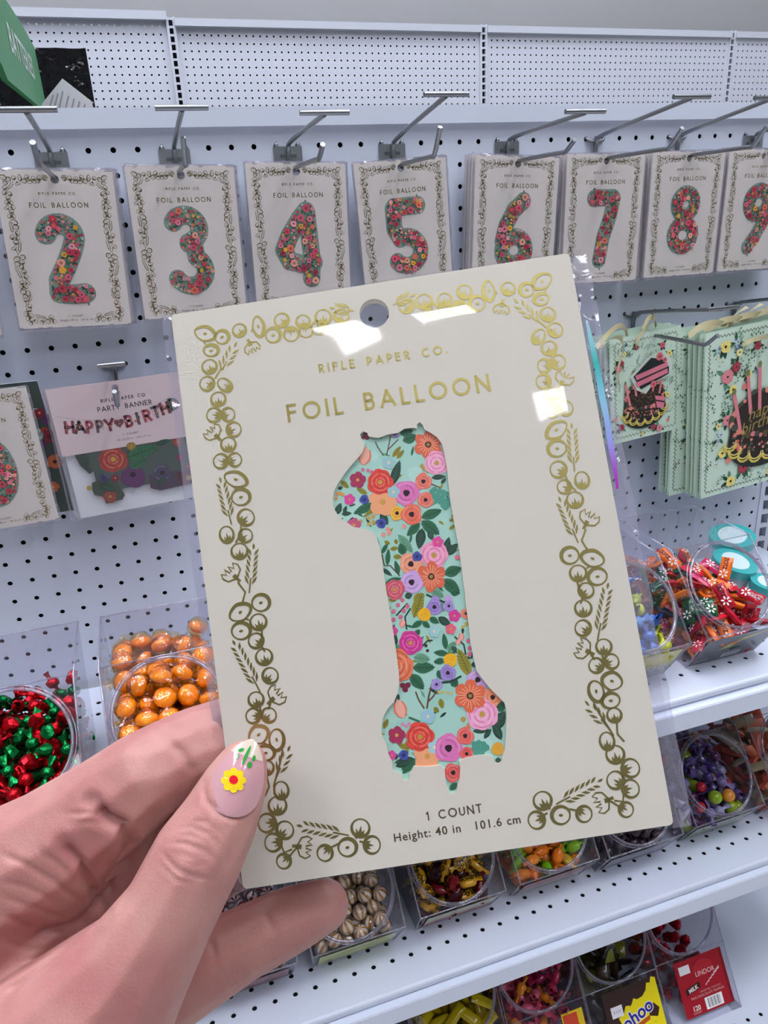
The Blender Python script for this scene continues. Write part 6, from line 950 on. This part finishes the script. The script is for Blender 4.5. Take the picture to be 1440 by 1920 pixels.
BH2 = [c_twist(.95, .34, .3, CW, 60 + s_, .7, col=c_, txt='BIT-O-|HONEY' if s_ == 0 else None) for s_, c_ in enumerate(['#7c1420', '#45141c', '#8c1c24', '#2c1018'])]
fill(t, p, [(m_, 'yellow twist wrapped honey candy with black lettering') for m_ in BH] + [(m_, 'maroon twist wrapped candy among the honey candies') for m_ in BH2], 150, .50, 3.6, 7, 'honey_candy', 'yellow or maroon twist wrapped honey candy lettered BIT-O-HONEY', 'candy', 'honey candies')
t, p = tub('a', 20.4, -9.7, ZL, 'clear tub of orange and green taffy under the lower right of the package', dict(box=(-1.9, 1.95, .2, 2.4), bg='#9a8f88', polys=[('#8c5a5e', rect(-1.9, 1.95, 1.3, 2.4))]))
fill(t, p, [c_twist(.8, .28, .26, CW, 70 + s_, col=c_) for s_, c_ in enumerate(['#e8741a', '#f08a2a', '#6cae1c', '#f07a14', '#8cc428', '#e0b43a'])], 200, .44, 3.8, 8, 'taffy', 'orange or green twist wrapped taffy', 'candy', 'orange and green taffy')
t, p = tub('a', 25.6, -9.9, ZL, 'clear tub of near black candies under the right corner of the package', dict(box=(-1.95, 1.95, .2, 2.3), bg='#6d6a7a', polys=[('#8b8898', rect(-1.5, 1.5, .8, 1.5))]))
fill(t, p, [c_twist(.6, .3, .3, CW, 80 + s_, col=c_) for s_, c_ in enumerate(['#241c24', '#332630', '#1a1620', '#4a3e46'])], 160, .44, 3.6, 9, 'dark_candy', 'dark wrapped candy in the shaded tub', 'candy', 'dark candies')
t, p = tub('a', 31.3, -9.75, ZL, 'clear tub of mixed green, orange and purple fruit candies', dict(box=(-1.95, 2.0, .1, 2.3), bg='#8f9a88', polys=[('#7d8d70', rect(-1.95, .4, .1, 1.2))]))
FC = [(c_ball(.40, shiny('lime_candy', '#8fae1e')), 'lime green fruit candy among the mixed fruit candies'), (c_ball(.38, shiny('amber_candy', '#e0922c')), 'amber orange fruit candy among the mixed fruit candies'), (c_ball(.3, shiny('cherry_candy', '#c01a34')), 'cherry red fruit candy among the mixed fruit candies')] + [(c_twist(.6, .28, .4, CW, 90 + s_, col=c_), 'purple twist wrapped candy among the mixed fruit candies') for s_, c_ in enumerate(['#6a5494', '#8a7cb4', '#4c3a7c', '#5a2a5c', '#9a98c0'])]
fill(t, p, FC, 220, .44, 4.4, 10, 'fruit_candy', '', 'candy', 'mixed fruit candies', None)
t, p = tub('a', 37.0, -9.7, ZL, 'clear tub of salmon and cream candy packets cut by the right edge', dict(box=(-1.95, 1.95, .2, 2.3), bg='#a85a6c'))
fill(t, p, [c_pillow(1.3, .62, .34, CW, 100 + s_, col=c_) for s_, c_ in enumerate(['#e0603c', '#d8543c', '#cfc6a0', '#e8825c', '#bfb08a'])], 160, .48, 4.2, 11, 'candy_packet', 'salmon or cream candy packet', 'candy', 'salmon candy packets')
# -- base deck jars
YD = -12.3
t, p = tub('b', 9.9, YD - .2, ZD, 'dark filled candy jar at the bottom centre edge', None)
fill(t, p, [c_twist(.7, .3, .3, CW, 110 + s_, col=c_) for s_, c_ in enumerate(['#3a2450', '#5a1838', '#2a2038', '#7a2a3c'])], 90, .62, 5, 12, 'dark_candy', 'purple or maroon candy in the bottom centre jar', 'candy', 'purple candies')
t, p = tub('b', 15.3, YD, ZD, 'clear jar of yellow candies at the bottom', dict(box=(-2.3, 2.3, .5, 5.0), bg='#c9a81c'))
fill(t, p, [c_pillow(1.5, .62, .42, CW, 120 + s_, col=c_) for s_, c_ in enumerate(['#d8c012', '#c9b010', '#e6d022', '#b89c10'])], 140, .58, 6.6, 13, 'yellow_candy', 'yellow wrapped chewy candy', 'candy', 'yellow candies')
t, p = tub('b', 20.55, YD, ZD, 'clear jar of magenta and pink taffy at the bottom', dict(box=(.6, 2.4, .5, 5.6), bg='#e8c420', polys=[('#d84a2c', rect(.7, 1.9, 4.0, 5.4))]))
fill(t, p, [c_twist(.75, .25, .4, CW, 130 + s_, col=c_) for s_, c_ in enumerate(['#c4325c', '#a81c50', '#d8607c', '#e08a98', '#c02850', '#e88a20'])], 150, .55, 6.6, 14, 'pink_taffy', 'magenta or pink twist wrapped taffy', 'candy', 'pink taffy')
t, p = tub('b', 25.75, YD, ZD, 'clear jar with a torn brown and yellow label at the bottom edge', dict(box=(-2.4, 2.45, .6, 5.9), bg='#3a2420', polys=[('#f0dc10', [(-1.4, .6), (2.45, .6), (2.45, 5.7), (2.1, 5.9), (1.9, 5.4), (1.6, 5.5), (1.4, 4.9), (1.0, 4.5), (.5, 4.4), (.2, 4.6), (-.1, 4.1), (-.6, 4.2), (-.9, 3.6), (-1.4, 3.4), (-1.2, 2.6)]), ('#3a2010', [(1.2, 2.6), (1.9, 2.3), (2.2, 3.0), (1.8, 3.6), (1.3, 3.5)]), ('#e9e6ec', rect(-1.9, -.9, 3.5, 4.5)), ('#c0561c', [(-1.0, 1.6), (1.2, 2.3), (1.25, 2.7), (-1.0, 2.0)])],
    texts=[('Yoohoo', -.5, 2.8, 1.35, '#efe9f4', dict(ang=.3, bold=.09)), ('Yoohoo', -.5, 2.8, 1.35, '#2b2a8c', dict(ang=.3, bold=.03)), ('$ 6.50', -1.4, 4.0, .26, '#9a8a98')]))
fill(t, p, [c_pillow(1.5, .9, .35, CW, 140 + s_, col=c_) for s_, c_ in enumerate(['#2a1c18', '#4a4418', '#8a8428', '#3a2a1c'])], 60, .62, 4.4, 15, 'chocolate_chew', 'dark brown and olive wrapped chocolate chew', 'candy', 'chocolate chews')
m = MB(); m.add([(0, 0, 0), (.9, 0, -.3), (.45, .3, 2.1)], [(0, 1, 2)]); 
lf_ = empty('triangle_packet', 25.6, -9.0, -47.6, 'black and green pointed packet standing in the brown and yellow labelled jar', 'candy packet'); tm = MB(); tm.add([(-.75, 0, 0), (.75, 0, -.2), (.1, .1, 2.3), (-.7, .25, 0), (.7, .25, -.2)], [(0, 1, 2), (3, 2, 4), (0, 2, 3), (1, 4, 2)], '#1c1a14'); tm.add([(-.3, -.02, .1), (.45, -.02, .0), (.2, .05, 1.2), (-.1, .03, 1.0)], [(0, 1, 2, 3)], '#7d8430'); tm.build('packet', CW, lf_)
t, p = tub('b', 30.95, YD + .1, ZD, 'clear jar with a red label and barcode at the lower right', dict(box=(-2.25, 2.3, .75, 6.0), bg='#a30f22', polys=[('#7d0a18', rect(2.05, 2.3, .75, 6.0)), ('#e9e6ec', rect(-1.9, -.9, 4.7, 5.5)), ('#3a1410', [(-1.75, 2.75), (-.35, 3.1), (-.35, 3.7), (-1.75, 3.35)]), ('#f0eef0', rect(-.3, 1.35, .95, 2.05))] + [('#22222a', rect(-.05 + .1 * i, -.05 + .1 * i + (.03 if i % 3 else .06), 1.08, 1.95)) for i in range(12)] + [('#b3202e', [(.3 + .95 * math.cos(k * .524), 4.8 + .8 * math.sin(k * .524)) for k in range(12)])] + [('#e6c8c8', [(.1 + k * .14, 3.1 + k * .1 + .12 * (k % 2)), (.3 + k * .14, 3.2 + k * .1), (.2 + k * .15, 3.3 + k * .12)]) for k in range(11)],
    texts=[('LINDOR', .35, 4.35, .5, '#e9c9c4'), ('MILK', -1.05, 3.2, .42, '#efe6e2', dict(ang=.2, bold=.012)), ('IRRESISTIBLY SMOOTH', .45, 2.72, .2, '#d99a98'), ('MILK CHOCOLATE TRUFFLES', .1, 2.38, .24, '#e2b4b0'), ('120', -1.2, 1.45, .5, '#f0dcd8', dict(bold=.012)), ('COUNT', -1.2, 1.05, .22, '#e2b4b0')]))
fill(t, p, [c_chunk(.46, foil('truffle_red_foil', '#a81428'), 150), c_twist(.7, .42, .4, MATS['truffle_red_foil'], 151)], 42, .58, 4.5, 16, 'truffle', 'red foil wrapped chocolate truffle', 'candy', 'red truffles')
# ------------------------------------------------------------ the hand
def rcone(bm, a, b):
    vs = []
    for c in (a, b):
        for v in IV2: vs.append(bm.verts.new((Vector(c[:3]) + v * c[3])))
    r = bmesh.ops.convex_hull(bm, input=vs); 
    bmesh.ops.delete(bm, geom=list({g for g in r['geom_interior'] + r['geom_unused'] if isinstance(g, bmesh.types.BMVert)}), context='VERTS')
bmh = bmesh.new()
for k, chn in HAND.items():
    for a_, b_ in zip(chn, chn[1:]):
        b1 = bmesh.new(); rcone(b1, a_, b_); me_ = bpy.data.meshes.new('x'); b1.to_mesh(me_); b1.free(); bmh.from_mesh(me_); bpy.data.meshes.remove(me_)
# fan of palm between index, thumb base and heel
def hullof(L):
    b1 = bmesh.new(); vs = []
    for c in L:
        for v in IV2: vs.append(b1.verts.new(Vector(c[:3]) + v * c[3]))
    r = bmesh.ops.convex_hull(b1, input=vs); bmesh.ops.delete(b1, geom=list({g for g in r['geom_interior'] + r['geom_unused'] if isinstance(g, bmesh.types.BMVert)}), context='VERTS')
    me_ = bpy.data.meshes.new('x'); b1.to_mesh(me_); b1.free(); bmh.from_mesh(me_); bpy.data.meshes.remove(me_)
HH = HAND; hullof([HH['index'][0], HH['index'][1], HH['palm'][0], HH['palm'][1]]); hullof([HH['palm'][0], HH['palmb'][0], HH['palmb'][1], HH['palm'][2], HH['pinky'][0]]); hullof([HH['palm'][2], HH['palmb'][1], HH['palmb'][2], HH['middle'][0], HH['ring'][0]])
me = bpy.data.meshes.new('hand_skin'); bmh.to_mesh(me); bmh.free()
ho = bpy.data.objects.new('h', me); C.objects.link(ho)
md = ho.modifiers.new('r', 'REMESH'); md.mode = 'VOXEL'; md.voxel_size = .028; sm_ = ho.modifiers.new('s', 'SMOOTH'); sm_.iterations = 12; sm_.factor = .5
bpy.context.view_layer.update(); me2 = bpy.data.meshes.new_from_object(ho.evaluated_get(bpy.context.evaluated_depsgraph_get())); bpy.data.objects.remove(ho); bpy.data.meshes.remove(me)
nv = len(me2.vertices); V = np.empty(nv * 3); me2.vertices.foreach_get('co', V); V = V.reshape(-1, 3); N_ = np.empty(nv * 3); me2.vertices.foreach_get('normal', N_); N_ = N_.reshape(-1, 3)
# skin folds: grooves pressed into the surface facing the lens
RMn = np.array(RM); cp = np.array(CAM[4:7]); X = (V - cp) @ RMn.T; U = np.stack([X[:, 0] / X[:, 2] * CAM[0] + 720 + CAM[8], X[:, 1] / X[:, 2] * CAM[0] + 960 + CAM[9]], 1)
face = np.clip(-(N_ * (V - cp)).sum(1) / np.linalg.norm(V - cp, axis=1) * 2, 0, 1); disp = np.zeros(nv)
for e_ in CREASE:
    w_, dp, P = e_[0], e_[1], np.array(e_[2:], float); best = np.full(nv, 1e9)
    for a_, b_ in zip(P, P[1:]):
        d_ = b_ - a_; tt_ = np.clip(((U - a_) @ d_) / (d_ @ d_), 0, 1); best = np.minimum(best, np.linalg.norm(U - a_ - tt_[:, None] * d_, axis=1))
    e0, e1 = np.linalg.norm(U - P[0], axis=1), np.linalg.norm(U - P[-1], axis=1); tp = np.clip(np.minimum(e0, e1) / 25, .25, 1)
    disp -= dp * tp * (np.exp(-(best / w_) ** 2) - .1 * np.exp(-((best - w_ * 2.6) / (w_ * 1.5)) ** 2))
disp *= face; V = V + N_ * disp[:, None]
V *= S; V[:, 2] += 0; me2.vertices.foreach_set('co', V.ravel()); me2.polygons.foreach_set('use_smooth', [True] * len(me2.polygons)); me2.update()
sk = bpy.data.materials.new('skin'); sk.use_nodes = True; nt = sk.node_tree; pb = nt.nodes['Principled BSDF']; pb.inputs['Roughness'].default_value = .46; pb.inputs['Subsurface Weight'].default_value = .35; pb.inputs['Subsurface Radius'].default_value = (1, .35, .2); pb.inputs['Subsurface Scale'].default_value = .0035; pb.inputs['Specular IOR Level'].default_value = .35
tc = nt.nodes.new('ShaderNodeTexCoord'); n1 = nt.nodes.new('ShaderNodeTexNoise'); n1.inputs['Scale'].default_value = 42; n1.inputs['Detail'].default_value = 5; r1 = nt.nodes.new('ShaderNodeValToRGB')
r1.color_ramp.elements[0].position = .32; r1.color_ramp.elements[0].color = lin('#ad7270'); r1.color_ramp.elements[1].position = .68; r1.color_ramp.elements[1].color = lin('#bf9087')
nt.links.new(tc.outputs['Object'], n1.inputs['Vector']); nt.links.new(n1.outputs['Fac'], r1.inputs[0]); nt.links.new(r1.outputs[0], pb.inputs['Base Color'])
n2 = nt.nodes.new('ShaderNodeTexVoronoi'); n2.inputs['Scale'].default_value = 1500; b2 = nt.nodes.new('ShaderNodeBump'); b2.inputs['Strength'].default_value = .16; b2.inputs['Distance'].default_value = .0003
nt.links.new(tc.outputs['Object'], n2.inputs['Vector']); nt.links.new(n2.outputs['Distance'], b2.inputs['Height'])
n3 = nt.nodes.new('ShaderNodeTexNoise'); n3.inputs['Scale'].default_value = 300; n3.inputs['Detail'].default_value = 3; b3 = nt.nodes.new('ShaderNodeBump'); b3.inputs['Strength'].default_value = .25; b3.inputs['Distance'].default_value = .0006
nt.links.new(tc.outputs['Object'], n3.inputs['Vector']); nt.links.new(n3.outputs['Fac'], b3.inputs['Height']); nt.links.new(b2.outputs[0], b3.inputs['Normal']); nt.links.new(b3.outputs[0], pb.inputs['Normal'])
me2.materials.clear(); me2.materials.append(sk); me2.name = 'hand'
hand = link('hand', me2, None, label='left hand from the lower left pinching the large package, flower painted thumbnail', cat='hand')
# thumbnail
nm = MB(); rows = len(NAIL); cols = len(NAIL[0]); nm.add([tuple(q) for r_ in NAIL for q in r_], [(i * cols + j, i * cols + j + 1, (i + 1) * cols + j + 1, (i + 1) * cols + j) for i in range(rows - 1) for j in range(cols - 1)], None, True)
cam3 = Vector(CAM[4:7]); back = [tuple(Vector(q) + (Vector(q) - cam3).normalized() * (.035 if 0 < j < cols - 1 else .1)) for r_ in NAIL for j, q in enumerate(r_)]
nm.add(back, [(i * cols + j, (i + 1) * cols + j, (i + 1) * cols + j + 1, i * cols + j + 1) for i in range(rows - 1) for j in range(cols - 1)], None, True)
nm2 = bpy.data.materials.new('gel_nail'); nm2.use_nodes = True; nt = nm2.node_tree; pb = nt.nodes['Principled BSDF']; pb.inputs['Roughness'].default_value = .1; pb.inputs['Coat Weight'].default_value = 1; pb.inputs['Coat Roughness'].default_value = .03; pb.inputs['Base Color'].default_value = lin('#cf9ea4'); pb.inputs['Subsurface Weight'].default_value = .2; pb.inputs['Subsurface Scale'].default_value = .002
nail = nm.build('thumbnail', nm2, hand, label='long glossy pink thumbnail')
tipm = MB(); tipm.add([tuple(Vector(q) + (cam3 - Vector(q)).normalized() * .003) for r_ in NAIL[11:] for q in r_], [(i * cols + j, i * cols + j + 1, (i + 1) * cols + j + 1, (i + 1) * cols + j) for i in range(rows - 12) for j in range(cols - 1)], None, True)
tipm.build('clear_nail_tip', mat('nail_tip', '#d6c6b4', .1, coat=1.0), nail)
am = MB()
for c_, P in NAILART: am.add([tuple(q) for q in P], [tuple(range(len(P)))], {'y': '#f2d21c', 'r': '#e0142c', 'g': '#2f9a3c'}[c_])
am.build('painted_flower', mat('nail_paint', '#ffffff', .12, coat=1.0, attr=True), nail, label='yellow flower with red centre and green leaves')
print('objects', len(bpy.data.objects))
